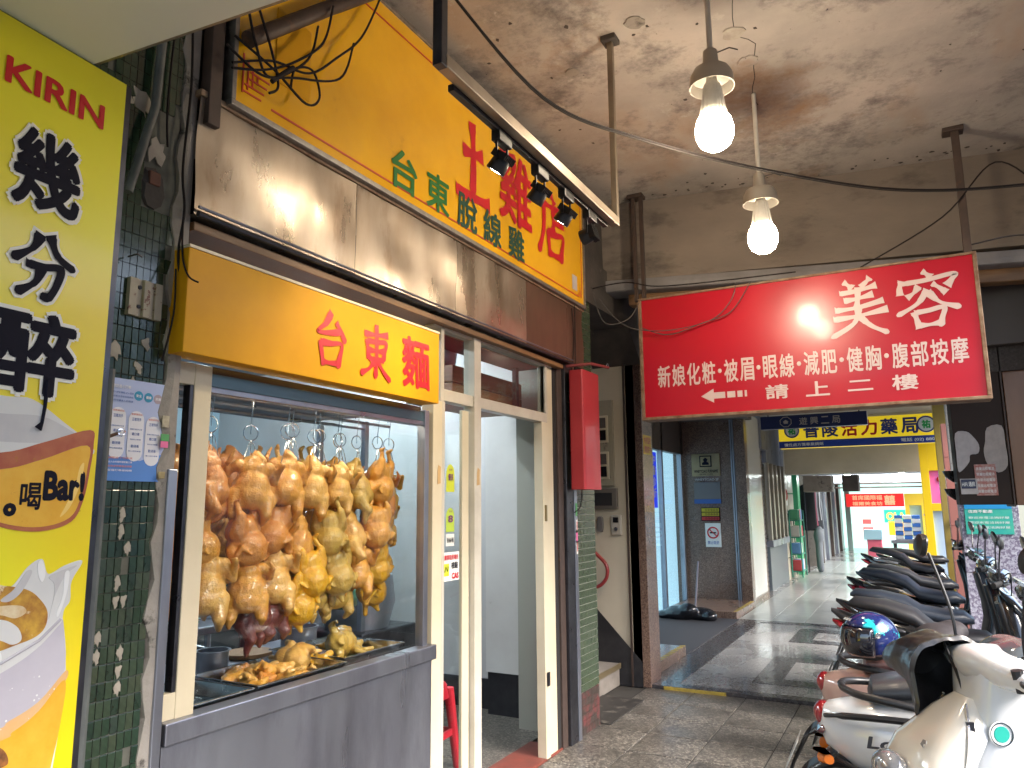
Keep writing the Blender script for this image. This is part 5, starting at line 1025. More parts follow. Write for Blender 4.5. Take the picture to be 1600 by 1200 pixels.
pshape([(-.045, 1.600), (-.034, 1.610), (-.040, 1.56), (-.062, 1.505), (-.085, 1.482), (-.070, 1.515), (-.052, 1.56)], mat('beer_highlight', (.95, .66, .18), .3), .0024)
drp = MB()
for k_ in range(22):
    r_ = random.choice((.0012, .0018, .003)); c_ = PP(random.uniform(-.22, -.05), random.uniform(1.03, 1.15), .0014); drp.rev([(0, .001), (r_ * .7, .0008), (r_, 0)], c_, 'X', 8)
tag(drp.put('print_droplet', FHI, bp_), kind='stuff')
# white light box soffit above
SF = mat('white_soffit', (.80, .84, .90), .4, col2=(.76, .80, .86), scale=1.5, bump=.02, bscale=3, dirt=(.38, .38, .38), dscale=6, dthr=.74, dw=.03)
wb_ = thing('white_awning_box', 'smooth white underside of a projecting box above the beer poster', 'awning')
q0 = V((-1.80, 1.055, 2.648))
MB().prism([(0, 0), (2.6, 0), (2.6, -2.4), (0, -2.4)], q0, pn, pu, UZ, .28).put('box', SF, wb_)
MB().prism([(0, .002), (2.6, .002), (2.6, .012), (0, .012)], q0 + UZ * .004, pn, pu, UZ, .27).put('edge_trim', ALU, wb_)

# ================================================================== CHICKENS IN THE WINDOW
cab = thing('display_cabinet', 'glass cabinet with dark top and steel posts holding the hanging chickens', 'cabinet')
MB().box(-2.95, -2.12, 1.6, 3.0, 1.955, 1.985).put('top', mat('cabinet_top', (.08, .05, .045), .3, .3), cab)
for (x, y) in ((-2.92, 3.16), (-2.60, 3.16), (-2.92, 1.62)): MB().box(x - .015, x + .015, y - .015, y + .015, .86, 1.955, .002).put('post', STEEL, cab)
MB().box(-2.9, -2.12, 3.175, 3.18, .87, 1.95).put('side_pane', GLASS, cab)
for x in (-2.24, -2.42, -2.60): MB().tube([(x, 1.6, 1.915), (x, 3.14, 1.915)], .008, 8).put('rod', STEEL, cab, True)
MB().tube([(-2.14, 1.62, 1.94), (-2.14, 2.93, 1.94)], .006, 8).put('rod', STEEL, cab, True)
lt = thing('cabinet_lamp', 'warm strip lamp under the cabinet top, lighting the hanging chickens', 'lamp')
MB().box(-2.215, -2.18, 1.75, 2.85, 1.935, 1.953, .002).put('lamp_housing', WHITEP, lt); MB().box(-2.21, -2.185, 1.77, 2.83, 1.928, 1.9345).put('lamp_strip', mat('warm_strip', (1, .9, .75), .3, emit=6.5, ecol=(1, .86, .64)), lt)
def skin(nm, c1, c2, c3):
    return mat(nm, c1, .33, col2=c2, scale=12, amt=.45, coat=.6, bump=.5, bscale=150, sss=.04, dirt=c3, dscale=11, dthr=.58, dw=.14, rvar=.08)
SK = [skin('skin_golden', (.72, .345, .055), (.56, .215, .028), (.32, .09, .015)), skin('skin_pale_tan', (.74, .415, .11), (.60, .28, .055), (.34, .12, .03)),
      skin('skin_orange', (.66, .26, .045), (.50, .16, .022), (.24, .05, .010)), skin('skin_yellow', (.72, .37, .012), (.58, .26, .008), (.36, .13, .01)),
      skin('skin_olive', (.55, .34, .07), (.44, .24, .04), (.28, .13, .02)), skin('skin_duck', (.17, .028, .018), (.10, .015, .012), (.30, .06, .02))]
def chick(seed, kind=0):
    r = random.Random(seed); j = lambda s: r.uniform(-s, s)
    P = [('e', (.005, 0, -.02), (.076, .074 + j(.006), .088)), ('e', (.022, 0, -.045), (.066, .066, .060)), ('e', (-.005, 0, .055), (.052, .056, .066)),
         ('c', [(-.02, 0, -.08), (-.035, 0, -.125 + j(.01))], [.030, .010])]
    if kind == 0:      # hanging by the neck: legs down
        for s in (-1, 1):
            P += [('c', [(.02, s * .050, -.05), (.055 + j(.01), s * .060, -.115 + j(.012))], [.040, .022]), ('c', [(.055, s * .060, -.115), (.035 + j(.02), s * (.055 + j(.012)), -.155 + j(.01))], [.018, .010])]
            P += [('c', [(-.005, s * .055, .075), (-.02, s * .088, .035 + j(.02))], [.024, .017]), ('c', [(-.02, s * .088, .035), (.012 + j(.02), s * (.098), .075 + j(.02))], [.016, .011])]
            P += [('c', [(.012, s * .098, .075), (.02, s * .085, .115 + j(.02))], [.010, .005])]
        P += [('c', [(0, 0, .09), (.01 + j(.015), j(.015), .125), (.02, j(.03), .10)], [.030, .022, .014])]
    else:              # hanging by the legs: legs up, breast out
        P = [('e', (.012, 0, -.035), (.078, .075, .078)), ('e', (.0, 0, .035), (.060, .062, .068)), ('e', (.03, 0, -.055), (.058, .060, .055)), ('c', [(.02, j(.01), -.09), (.045, j(.015), -.135)], [.028, .009])]
        for s in (-1, 1):
            P += [('c', [(.01, s * .048, .03), (.03, s * .052, .095)], [.038, .020]), ('c', [(.03, s * .052, .095), (.01, s * (.035 + j(.01)), .15)], [.014, .009]), ('c', [(.01, s * .035, .15), (.03, s * .04, .165)], [.011, .005])]
            P += [('c', [(-.01, s * .066, -.03), (.005, s * .09, -.075 + j(.02))], [.024, .016]), ('c', [(.005, s * .09, -.075), (.045 + j(.01), s * .080, -.035 + j(.02))], [.015, .009]), ('c', [(.045, s * .08, -.035), (.06, s * .06, -.06)], [.009, .005])]
        P += [('c', [(-.02, 0, -.08), (-.02, j(.02), -.15)], [.020, .012])]
    return blob('whole_chicken', SK[0], P, .0048, 4, .0045)
CK = [chick(1), chick(2), chick(3, 1), chick(4, 1), chick(5)]
def ckmesh(i, s, cache={}):
    if (i, s) not in cache:
        me = CK[i].copy(); me.materials.clear(); me.materials.append(SK[s]); cache[(i, s)] = me
    return cache[(i, s)]
def W(px, py, x):   # a point of the display where it hangs: column x, seen direction from the measured plan
    return None
# (y, z, x, variant, skin, turn)  rows hang at three depths behind the glass
ROW = {
 'top': [(1.70, 1.59, -2.24, 4, 0), (1.87, 1.60, -2.27, 0, 2), (2.045, 1.585, -2.23, 0, 0), (2.235, 1.60, -2.25, 4, 0), (2.40, 1.59, -2.27, 1, 1), (2.545, 1.585, -2.25, 0, 1), (2.69, 1.59, -2.27, 4, 4), (2.85, 1.62, -2.26, 3, 0), (2.95, 1.58, -2.34, 1, 2), (3.10, 1.58, -2.42, 0, 3)],
 'second': [(1.67, 1.40, -2.26, 1, 2), (1.82, 1.39, -2.25, 3, 0), (2.00, 1.385, -2.21, 2, 2), (2.19, 1.42, -2.27, 3, 2), (2.34, 1.37, -2.28, 1, 0), (2.49, 1.395, -2.24, 2, 4), (2.65, 1.39, -2.27, 0, 1), (2.82, 1.41, -2.25, 3, 0), (2.95, 1.40, -2.34, 2, 3), (3.10, 1.42, -2.44, 0, 3)],
 'third': [(1.69, 1.23, -2.25, 2, 0), (1.85, 1.23, -2.22, 0, 1), (2.02, 1.21, -2.20, 1, 0), (2.20, 1.225, -2.26, 0, 1), (2.375, 1.235, -2.23, 2, 3), (2.55, 1.23, -2.25, 3, 4), (2.72, 1.225, -2.28, 0, 0), (2.92, 1.235, -2.34, 2, 3), (3.06, 1.25, -2.42, 3, 3)],
 'lowest': [(2.10, 1.135, -2.27, 4, 5), (2.20, 1.125, -2.30, 1, 5), (2.34, 1.135, -2.26, 2, 3), (2.49, 1.15, -2.33, 1, 4), (2.64, 1.15, -2.34, 0, 4), (2.97, 1.13, -2.40, 3, 3)],
}
ordn = ['first', 'second', 'third', 'fourth', 'fifth', 'sixth', 'seventh', 'eighth', 'ninth', 'tenth']
cn = ['golden', 'pale tan', 'reddish orange', 'bright yellow', 'olive yellow', 'dark red roasted']
rr = random.Random(5); hooks = []
for row, L in ROW.items():
    for i, (y, z, x, v, s) in enumerate(L):
        sc = rr.uniform(.84, .95) * (1.0 if s != 5 else 1.05)
        o = link('roast_duck' if s == 5 else 'whole_chicken', ckmesh(v, s), None, (x, y, z), (rr.uniform(-.16, .16), rr.uniform(-.12, .12), rr.uniform(-.9, .7)), (sc * 1.06, sc * 1.08, sc * rr.uniform(.96, 1.06)))
        tag(o, '%s cooked %s, %s from the left in the %s row of the window' % (cn[s], 'duck' if s == 5 else 'chicken', ordn[i], row), 'duck' if s == 5 else 'chicken', 'cooked poultry hanging in the window')
        if row == 'top': hooks.append((x, y, z))
# back rows, deeper in the cabinet
k = 0
for z, ys2 in ((1.60, (1.95, 2.15, 2.35, 2.55, 2.75)), (1.38, (1.9, 2.1, 2.42, 2.6, 2.8)), (1.20, (1.95, 2.3, 2.5, 2.66))):
    for i, y in enumerate(ys2):
        o = link('whole_chicken', ckmesh(k % 5, (0, 2, 1, 4)[k % 4]), None, (-2.46, y, z + rr.uniform(-.02, .02)), (0, 0, rr.uniform(-1.5, 1.5)))
        tag(o, '%s chicken, %s from the left in the %s back row in the window' % (cn[(0, 2, 1, 4)[k % 4]], ordn[i], {1.6: 'upper', 1.38: 'middle', 1.2: 'bottom'}[z]), 'chicken', 'cooked poultry hanging in the window'); k += 1
hm = MB().tube(curve_pts([(-.01, 0, .275), (-.004, 0, .292), (.008, 0, .288), (.008, 0, .27), (.0, 0, .20)]), .0018, 6)
hm.tube([(0, 0, .20), (0, 0, .160)], .0018, 6)
hm = hm.mesh('rod_hook', CHROME, True)
rgm = MB().tube([(0, .030 * math.cos(a), .145 + .030 * math.sin(a)) for a in [i * .2618 for i in range(25)]], .0022, 6).mesh('ring', CHROME, True)
hp = [MB().tube([(.0, 0, .115), (.01, s * .012, .10), (.018, s * .045, .0), (.015, s * .05, -.02)], .0017, 6).mesh('prong', CHROME, True) for s in (-1, -.2, .8)]
hi = 0
for j, (y, x, z) in enumerate([(2.05, -2.25, 1.64), (2.245, -2.25, 1.66), (2.28, -2.26, 1.67), (2.42, -2.27, 1.655), (2.45, -2.27, 1.66), (2.57, -2.27, 1.65), (2.60, -2.28, 1.655), (2.70, -2.27, 1.65), (2.865, -2.28, 1.66), (2.98, -2.30, 1.66), (1.88, -2.27, 1.66)]):
    t = thing('wire_hook', 'steel wire hook with ring and prongs, %s from the left above the poultry' % (['second', 'third', 'fourth', 'fifth', 'sixth', 'seventh', 'eighth', 'ninth', 'tenth', 'rightmost, eleventh', 'leftmost, first'][j]), 'hook', (x, y, z), rr.uniform(-.3, .3), 'wire hooks holding the poultry')
    link('rod_hook', hm, t, (0, 0, -.02)); link('ring', rgm, t, (0, 0, 0), (0, 0, rr.uniform(-.4, .4)))
    for pmesh in hp: link('prong', pmesh, t)
# ---- trays, pots, pieces on the counter
def tray(y0, y1, x0, x1, lab, z=.823, tilt=0):
    t = thing('steel_tray', lab, 'tray'); b = MB(); h = .052; g = []
    def ring(e, zz): return [b.b.verts.new((x, y, zz)) for x, y in ((x0 - e, y0 - e), (x1 + e, y0 - e), (x1 + e, y1 + e), (x0 - e, y1 + e))]
    rs_ = [ring(-.012, z + .003), ring(0, z + h), ring(.012, z + h), ring(.012, z + h - .006), ring(.002, z + h - .006), ring(-.012, z)]
    for r1, r2 in zip(rs_, rs_[1:]):
        for i in range(4): b.b.faces.new((r1[i], r1[(i + 1) % 4], r2[(i + 1) % 4], r2[i]))
    b.b.faces.new(rs_[0]); b.b.faces.new(list(reversed(rs_[-1])))
    bmesh.ops.bevel(b.b, geom=[e for e in b.b.edges], offset=.002, segments=1, affect='EDGES')
    b.put('tray', mat('tray_steel', (.50, .50, .51), .22, 1., col2=(.38, .38, .39), scale=12, rvar=.08), t); return t
tray(1.62, 1.98, -2.44, -2.115, 'empty wet steel tray at the near end of the counter')
tray(2.02, 2.47, -2.47, -2.118, 'steel tray with chopped brown pieces and pale chicken in the middle', .824)
tray(2.53, 2.92, -2.58, -2.16, 'steel tray with yellow chicken at the far end of the counter', .826)
drops = MB()
for i in range(60):
    drops.ell((rr.uniform(-2.42, -2.14), rr.uniform(1.65, 1.95), .8268), (.004, .004, .0015), seg=6, rings=4)
tag(drops.put('water_drops', mat('water_bead', (.6, .65, .7), .05, 0.6), smooth=True), 'water beads on the bottom of the empty steel tray', 'water', kind='stuff')
def piece(seed, s, big=0):
    r = random.Random(seed); P = [('e', (0, 0, .0), (.035 + .02 * big, .028, .022))]
    for k in range(4):
        a = r.uniform(0, 6.28); d = .03 + .02 * big
        P.append(('c', [(0, 0, 0), (d * math.cos(a), d * math.sin(a), r.uniform(-.005, .02)), (1.6 * d * math.cos(a + .5), 1.6 * d * math.sin(a + .5), r.uniform(-.01, .02))], [.018, .014, .008]))
    return blob('chicken_piece', SK[s], P, .0045, 2, .006)
PM = [piece(1, 1), piece(2, 0), piece(3, 2), piece(4, 1, 1)]
PM2 = [piece(8, 3, 1), piece(9, 4, 1)]
pi = 0
for (x, y, z, k) in ((-2.2, 1.93, .89, 1), (-2.26, 1.96, .90, 0), (-2.32, 1.93, .905, 1), (-2.22, 2.0, .905, 2), (-2.3, 2.02, .915, 0), (-2.38, 1.98, .90, 1), (-2.2, 2.07, .895, 3), (-2.28, 2.09, .92, 3), (-2.36, 2.08, .905, 0), (-2.42, 2.05, .90, 2), (-2.24, 2.03, .93, 1), (-2.18, 2.12, .89, 1)):
    o = link('chicken_piece', PM[k], None, (x + .0, y + .15, z - .042), (rr.uniform(-.4, .4), rr.uniform(-.4, .4), rr.uniform(0, 6)), (1.0,) * 3)
    pass
    tag(o, 'chopped brown chicken piece, %s from the near end of the middle tray' % (ordn + ['eleventh', 'twelfth'])[pi], 'meat', 'chopped chicken pieces on the middle tray'); pi += 1
o = link('whole_chicken', ckmesh(2, 1), None, (-2.30, 2.37, .885), (R(80), R(25), R(80)), (.85, .85, .8)); tag(o, 'pale plucked looking chicken half lying at the right of the middle tray', 'chicken')
o = link('whole_chicken', ckmesh(4, 4), None, (-2.36, 2.72, .890), (R(75), R(-15), R(40)), (.9, .9, .75)); tag(o, 'glossy yellow chicken lying on the far tray', 'chicken')
for i, (x, y, k) in enumerate(((-2.2, 2.42, 0), (-2.35, 2.42, 1), (-2.22, 2.66, 1), (-2.38, 2.68, 0), (-2.28, 2.74, 1))):
    o = link('chicken_piece', PM2[k], None, (x - .08, y + .10, .862), (0, 0, i * 1.3), (.95,) * 3); tag(o, 'yellow chicken piece on the far tray, %s from its near end' % ordn[i], 'meat', 'yellow chicken pieces on the far tray')
def pot(x, y, z, r, h, lab):
    o = MB().rev([(0, .002), (r * .96, .002), (r, .006), (r, h), (r + .008, h), (r + .008, h + .003), (r - .003, h + .003), (r - .003, .01), (0, .01)], (x, y, z), n=32).put('steel_pot', STEEL, smooth=True); tag(o, lab, 'pot')
pot(-2.57, 2.20, .822, .062, .105, 'cylindrical steel pot behind the middle tray'); pot(-2.72, 2.84, .822, .085, .10, 'wide steel pot behind the far tray')
ld_ = tag(MB().tube(curve_pts([(-2.60, 2.18, .94), (-2.64, 2.13, .95), (-2.58, 2.18, .86)]), .004, 6).put('ladle', STEEL), 'ladle handle resting on the rim of the cylindrical pot', 'ladle')
cbd = tag(MB().rev([(0, 0), (.10, 0), (.11, .006), (.11, .022), (0, .024)], (-2.78, 2.58, .822), n=30).put('chopping_block', WOOD, smooth=True), 'round wooden chopping board behind the trays', 'board')
# table with plates behind
tb = thing('side_table', 'steel side table inside the shop behind the chickens', 'table'); MB().box(-3.9, -3.25, 2.1, 3.3, .86, .90, .005).put('top', STEEL, tb)
for x in (-3.85, -3.3):
    for y in (2.15, 3.25): MB().tube([(x, y, 0), (x, y, .86)], .02, 8).put('leg', STEEL, tb)
for i in range(4):
    o = MB().rev([(0, 0), (.09, 0), (.15, .02), (.148, .024), (.09, .006), (0, .006)], (-3.4, 2.62, .90 + .02 * i), n=28).put('plate', mat('mint_plate', (.32, .50, .42), .25), smooth=True); tag(o, 'mint green plate, %s from the bottom of its stack behind the chickens' % ordn[i], 'plate', 'stacked mint plates')
cab2 = tag(MB().box(-5.9, -5.2, 2.0, 4.9, 0, .9, .01).put('kitchen_counter', STEELD), 'dark kitchen counter along the back wall of the shop', 'counter')
dk_ = thing('backdrop', 'long dark steel refrigerator added to darken the view behind the hanging poultry', 'backdrop')  # invented dark block, put in to darken what shows behind the birds
MB().box(-5.1, -4.6, 1.3, 4.2, .02, 1.62, .02).put('body', STEELD, dk_)
for k in range(3):
    MB().box(-4.6, -4.57, 1.35 + k * .95, 2.26 + k * .95, .1, 1.55, .01).put('door', mat('smoked_door', (.035, .04, .045), .25), dk_); MB().box(-4.57, -4.55, 2.16 + k * .95, 2.19 + k * .95, .7, 1.1, .004).put('handle', STEEL, dk_)
fr_ = tag(MB().box(-4.9, -4.2, 4.3, 5.0, 0, 1.75, .02).put('steel_cupboard', STEEL), 'tall steel cupboard in the far corner of the shop', 'cupboard')
# bag of greens hanging at the right
gb = link('green_bag', blob('green_bag', mat('green_plastic', (.05, .25, .14), .2, coat=.5, bump=.6, bscale=9, col2=(.12, .36, .25), scale=6), [('e', (0, 0, 0), (.14, .12, .17)), ('c', [(0, 0, .1), (0, 0, .26)], [.08, .03]), ('e', (.03, .04, -.1), (.13, .11, .1))], .012, 2), None, (-2.95, 3.35, 1.12)); tag(gb, 'green plastic bag of vegetables hanging behind the far end of the cabinet', 'bag')
sk_ = tag(MB().rev([(0, 0), (.20, .0), (.24, .15), (.22, .32), (.05, .34), (0, .36)], (-3.2, 3.85, .75), n=28).put('rice_cooker', STEEL, smooth=True), 'big steel cooker with lid behind the narrow glass pane', 'cooker')
ckt = tag(MB().box(-3.5, -2.95, 3.6, 4.15, 0, .75, .01).put('cooker_stand', STEELD), 'dark stand under the big steel cooker', 'stand')
# red plastic stools
def stool(x, y, lab, rz=0):
    t = thing('plastic_stool', lab, 'stool', (x, y, 0), rz, 'red plastic stools')
    MB().loft([((0, 0, .455), (.135, 0, 0), (0, .135, 0), 4), ((0, 0, .47), (.14, 0, 0), (0, .14, 0), 4), ((0, 0, .485), (.13, 0, 0), (0, .13, 0), 4)], 24).put('seat', REDP, t, True)
    MB().loft([((0, 0, .40), (.145, 0, 0), (0, .145, 0), 5), ((0, 0, .46), (.135, 0, 0), (0, .135, 0), 5)], 24, cap=False).put('apron', REDP, t, True)
    for sx_ in (-1, 1):
        for sy_ in (-1, 1): MB().loft([((sx_ * .165, sy_ * .165, 0), (.022, 0, 0), (0, .022, 0), 3), ((sx_ * .125, sy_ * .125, .45), (.028, 0, 0), (0, .028, 0), 3)], 10).put('leg', REDP, t, True)
    for s in (-1, 1):
        MB().box(-.15, .15, s * .145 - .008, s * .145 + .008, .19, .225).put('stretcher', REDP, t); MB().box(s * .145 - .008, s * .145 + .008, -.15, .15, .19, .225).put('stretcher', REDP, t)
stool(-2.62, 3.72, 'red plastic stool just behind the narrow glass pane of the door frame', .1)
stool(-3.0, 1.75, 'red plastic stool inside at the near end, seen through the side pane', .3)
# ================================================================== SCOOTERS
MIRB = mat('bronze_mirror', (.42, .33, .22), .08, .9, col2=(.36, .28, .19), scale=8)
MIRG = mat('grey_mirror', (.16, .15, .15), .08, .9)
TAILR = mat('tail_light_red', (.30, .012, .02), .12, coat=.8); ORG = mat('indicator_orange', (.85, .20, .01), .25, coat=.5, emit=0)
LENS = mat('clear_lens', (.35, .36, .38), .06, .5, coat=1)
def S(x, z, hy, hz, yc=0, e=2.6, tilt=0.):
    t = math.sin(tilt); c = math.cos(tilt); return ((x, yc, z), (0, hy, 0), (hz * t, 0, hz * c), e)
def wheel(t, x, r=.225, nm='wheel'):
    rim = MB().rev([(.02, -.04), (.05, -.035), (r * .30, -.02), (r * .62, -.03), (r * .68, -.045), (r * .68, .045), (r * .62, .03), (r * .30, .02), (.05, .035), (.02, .04)], (x, 0, r), 'Y', 24).put('wheel', mat('wheel_alloy', (.12, .12, .13), .35, .8), t, True, 30)
    MB().rev([(r * .68, -.042), (r * .80, -.055), (r * .95, -.045), (r, 0), (r * .95, .045), (r * .80, .055), (r * .68, .042)], (x, 0, r), 'Y', 36).put('tyre', RUBBER, rim, True)
    b = MB()
    for k in range(5):
        a = k * 1.2566; b.loft([((x + .03 * math.cos(a), 0, r + .03 * math.sin(a)), (-.014 * math.sin(a), 0, .014 * math.cos(a)), (0, .02, 0)), ((x + r * .64 * math.cos(a), 0, r + r * .64 * math.sin(a)), (-.009 * math.sin(a), 0, .009 * math.cos(a)), (0, .012, 0))], 6)
    b.put('spoke_set', mat('wheel_alloy', (0, 0, 0)), rim)
def mirror(t, s, hx, hz, mm, up=.24, out=.10, fwd=.02, tilt=.35, size=(.062, .040)):
    y0 = s * .20; top = V((hx + fwd, y0 + s * out, hz + up))
    st = MB().tube(curve_pts([(hx, y0, hz), (hx + .005, y0 + s * .01, hz + up * .4), top], 5), .0055, 8).put('mirror_stem', BLACKP, t, True)
    c = top + V((0, s * .045, .025)); rt_ = (0, 0, s * .15)
    hd_ = MB().loft([((.022, 0, 0), (0, size[0] * .5, .006), (0, 0, size[1] * .5), 2.3), ((.012, 0, 0), (0, size[0] * .92, .008), (0, 0, size[1] * .92), 2.5), ((0, 0, 0), (0, size[0], .01), (0, 0, size[1]), 2.6), ((-.005, 0, 0), (0, size[0] * .97, .01), (0, 0, size[1] * .97), 2.6)], 24).put('mirror_head', BLACKP, t, True)
    hd_.location = c; hd_.rotation_euler = (s * tilt * .6, -.15, s * .2)
    MB().loft([((-.006, 0, 0), (0, size[0] * .90, .009), (0, 0, size[1] * .88), 2.6), ((-.0075, 0, 0), (0, size[0] * .88, .009), (0, 0, size[1] * .86), 2.6)], 24).put('mirror_glass', mm, hd_, True)
def scooter(name, lab, loc, rz, P):
    """forward is +x; P: style and colours"""
    t = thing(name, lab, 'scooter', (*loc, .0 if loc[1] < 6.1 else .02), rz, 'scooters parked along the arcade'); retro = P.get('retro', 0); up = P.get('up', 0)
    F = -.14
    bm_, sm, dm = P['body'], P['seat'], P.get('dark', BLACKP)
    wheel(t, -.60); wheel(t, .62 + F, .215)
    # swing arm, engine, exhaust, fork
    MB().loft([S(-.62, .22, .05, .05), S(-.42, .27, .10, .08), S(-.12, .30, .13, .10)], 14).put('engine_case', mat('engine_grey', (.10, .10, .105), .45, .6), t, True)
    MB().tube(curve_pts([(-.10, -.13, .20), (-.35, -.16, .19), (-.52, -.17, .24), (-.78, -.17, .30)], 4), [.02] * 4 + [.03] * 4 + [.05, .055, .055, .055, .04], 12).put('exhaust', mat('black_exhaust', (.035, .035, .035), .4, .6), t, True)
    for s in (-1, 1): MB().tube([(.62 + F, s * .075, .22), (.50 + F, s * .075, .55)], .017, 10).put('fork', STEELD, t, True)
    MB().loft([((.62 + F + .25 * math.cos(a), 0, .215 + .25 * math.sin(a)), (0, .062, 0), (.016 * math.cos(a), 0, .016 * math.sin(a)), 2.6) for a in [R(x_) for x_ in (165, 140, 115, 90, 65, 45, 25)]], 12).put('front_fender', bm_ if retro else dm, t, True)
    # rear fender + plate
    MB().loft([((-.66, 0, .50), (0, .10, 0), (0, 0, .05)), ((-.86, 0, .49), (0, .085, 0), (.02, 0, .045)), ((-1.00, 0, .42), (0, .075, 0), (.03, 0, .03)), ((-1.09, 0, .26), (0, .07, 0), (.014, 0, .010)), ((-1.16, 0, .08), (0, .06, 0), (.012, 0, .008))], 14).put('rear_fender', dm, t, True)
    pl = MB().loft([((-1.085, 0, .32), (0, .11, 0), (.035, 0, .068), 9), ((-1.089, 0, .321), (0, .11, 0), (.035, 0, .068), 9)], 20).put('number_plate', mat('plate_white', (.55, .56, .55), .4), t)
    pl2 = text(P.get('num', 'MKL-528'), (-1.093, 0, .322), .16, .05, -UY, V((.47, 0, .88)), INK, t, .02, name='plate_number', lift=.002)
    # tail body
    if retro:
        MB().loft([S(-.93, .63, .03, .03), S(-.90, .61, .085, .080), S(-.78, .585, .145, .13), S(-.60, .57, .18, .155), S(-.40, .55, .185, .165), S(-.20, .53, .165, .16), S(-.04, .48, .14, .13), S(.03, .42, .12, .08)], 26).put('side_body', bm_, t, True)
        MB().ell((-.905, 0, .645), (.045, .062, .05)).put('tail_light', TAILR, t, True)
        zt = .74
    else:
        MB().loft([S(-.98, .80 + up, .012, .012), S(-.92, .775 + up, .05, .028), S(-.75, .70 + up * .8, .105, .065), S(-.52, .62 + up * .4, .15, .125), S(-.28, .56, .165, .16), S(-.08, .50, .15, .15), S(.03, .42, .12, .10)], 22, 2.2).put('side_body', bm_, t, True, 50)
        MB().loft([S(-.975, .74 + up, .02, .01), S(-.93, .725 + up, .07, .022), S(-.82, .68 + up, .10, .022)], 14, 2.2).put('tail_light', TAILR, t, True)
        if P.get('accent'):
            for s in (-1, 1): MB().loft([((-.86, s * .07, .735 + up), (.0, .006, 0), (0, 0, .01)), ((-.55, s * .152, .66 + up * .5), (0, .007, 0), (0, 0, .035)), ((-.25, s * .171, .56), (0, .006, 0), (0, 0, .014))], 10, 2.2).put('accent_stripe', P['accent'], t, True)
        zt = .755
    for s in (-1, 1):
        MB().loft([((-.93 if retro else -.88, s * .10, .53 if retro else .62 + up), (.028, 0, 0), (0, .03, 0)), ((-.90 if retro else -.84, s * .155, .53 if retro else .61 + up), (.022, 0, .0), (0, .006, 0))], 10).put('indicator', ORG, t, True)
    # seat
    if retro: MB().loft([S(-.72, .735, .06, .015), S(-.70, .755, .125, .045), S(-.55, .775, .15, .055), S(-.30, .765, .15, .055), S(-.15, .745, .145, .05), S(-.05, .745, .11, .045), S(.02, .73, .06, .02)], 24, 2.8).put('seat', sm, t, True)
    else: MB().loft([S(-.86, .845 + up, .05, .012), S(-.82, .855 + up, .09, .030), S(-.62, .84 + up * .9, .125, .042), S(-.44, .81 + up * .55, .135, .050), S(-.34, .765 + up * .1, .14, .050), S(-.15, .745, .145, .05), S(-.04, .75, .11, .045), S(.03, .73, .05, .02)], 24, 2.8).put('seat', sm, t, True)
    # grab rail
    gz = .80 + (0 if retro else up * .9); 
    for s in (-1, 1): MB().tube(curve_pts([(-.50, s * .165, gz - .075), (-.64, s * .165, gz - .055), (-.76, s * .125, gz - .045), (-.815, s * .06, gz - .038), (-.825, 0, gz - .036)], 5), [.010] + [.015] * 19 + [.017], 10).put('grab_rail', P.get('rail', BLACKP), t, True)
    # floor, leg shield, front
    MB().loft([S(-.05, .33, .16, .05), S(.08, .29, .19, .04), S(.36 + F, .30, .18, .045)], 20, 4).put('floorboard', dm, t, True)
    shp = [(.33, .30, .17, .035), (.42, .36, .19, .05), (.46, .48, .20, .06), (.455, .62, .19, .07), (.42, .76, .155, .065), (.39, .86, .10, .05), (.375, .91, .05, .035)]
    NS = P.get('nose', 0); shp = [(q[0] + F + NS * min(1, (1.0 - q[1]) / .3),) + q[1:] for q in shp]
    MB().loft([((x_, 0, z_), (0, hy, 0), (hx, 0, hx * .3), 3.4) for x_, z_, hy, hx in shp], 26).put('leg_shield', bm_, t, True)
    MB().loft([((x_ - .045, 0, z_), (0, hy * .93, 0), (hx * .55, 0, .01), 3.2) for x_, z_, hy, hx in shp[1:-1]], 20).put('inner_panel', P.get('inner', dm), t, True)
    if not retro: MB().loft([S(.66 + F, .60, .03, .02), S(.56 + F, .70, .12, .07), S(.44 + F, .84, .14, .06), S(.36 + F, .92, .08, .02)], 20, 2.3).put('front_cowl', P.get('cowl', bm_), t, True)
    MB().ell(((.50 if retro else .615) + F + NS * 1.05, 0, .70 if retro else .66), (.05, .08, .055), (0, .4, 0)).put('headlight', LENS, t, True)
    # handlebar
    HX, HZ = .36 + F, 1.0
    MB().loft([((HX, -.24, HZ - .005), (.03, 0, 0), (0, 0, .022)), ((HX, -.16, HZ), (.055, 0, 0), (0, 0, .04)), ((HX + .01, 0, HZ + .01), (.085, 0, 0), (0, 0, .058)), ((HX, .16, HZ), (.055, 0, 0), (0, 0, .04)), ((HX, .24, HZ - .005), (.03, 0, 0), (0, 0, .022))], 20).put('handlebar_cover', P.get('cowl', bm_), t, True)
    MB().loft([((HX - .035, 0, HZ + .050), (.050, 0, -.02), (0, .115, 0), 2.6), ((HX - .045, 0, HZ + .072), (.036, 0, -.016), (0, .090, 0), 2.6)], 22).put('instrument_dial', mat('dial_glass', (.10, .12, .14), .08, coat=1), t, True)
    for s in (-1, 1):
        MB().tube([(HX, s * .24, HZ - .005), (HX - .05, s * .36, HZ - .01)], .018, 12).put('grip', RUBBER, t, True); 
        MB().tube(curve_pts([(HX + .03, s * .22, HZ), (HX + .05, s * .28, HZ), (HX + .01, s * .38, HZ)], 4), .006, 8).put('brake_lever', P.get('lever', BLACKP), t, True)
        mirror(t, s, HX, HZ + .02, P.get('mir', MIRG), up=P.get('mup', .2), tilt=P.get('mt', .35), size=P.get('msz', (.062, .042)))
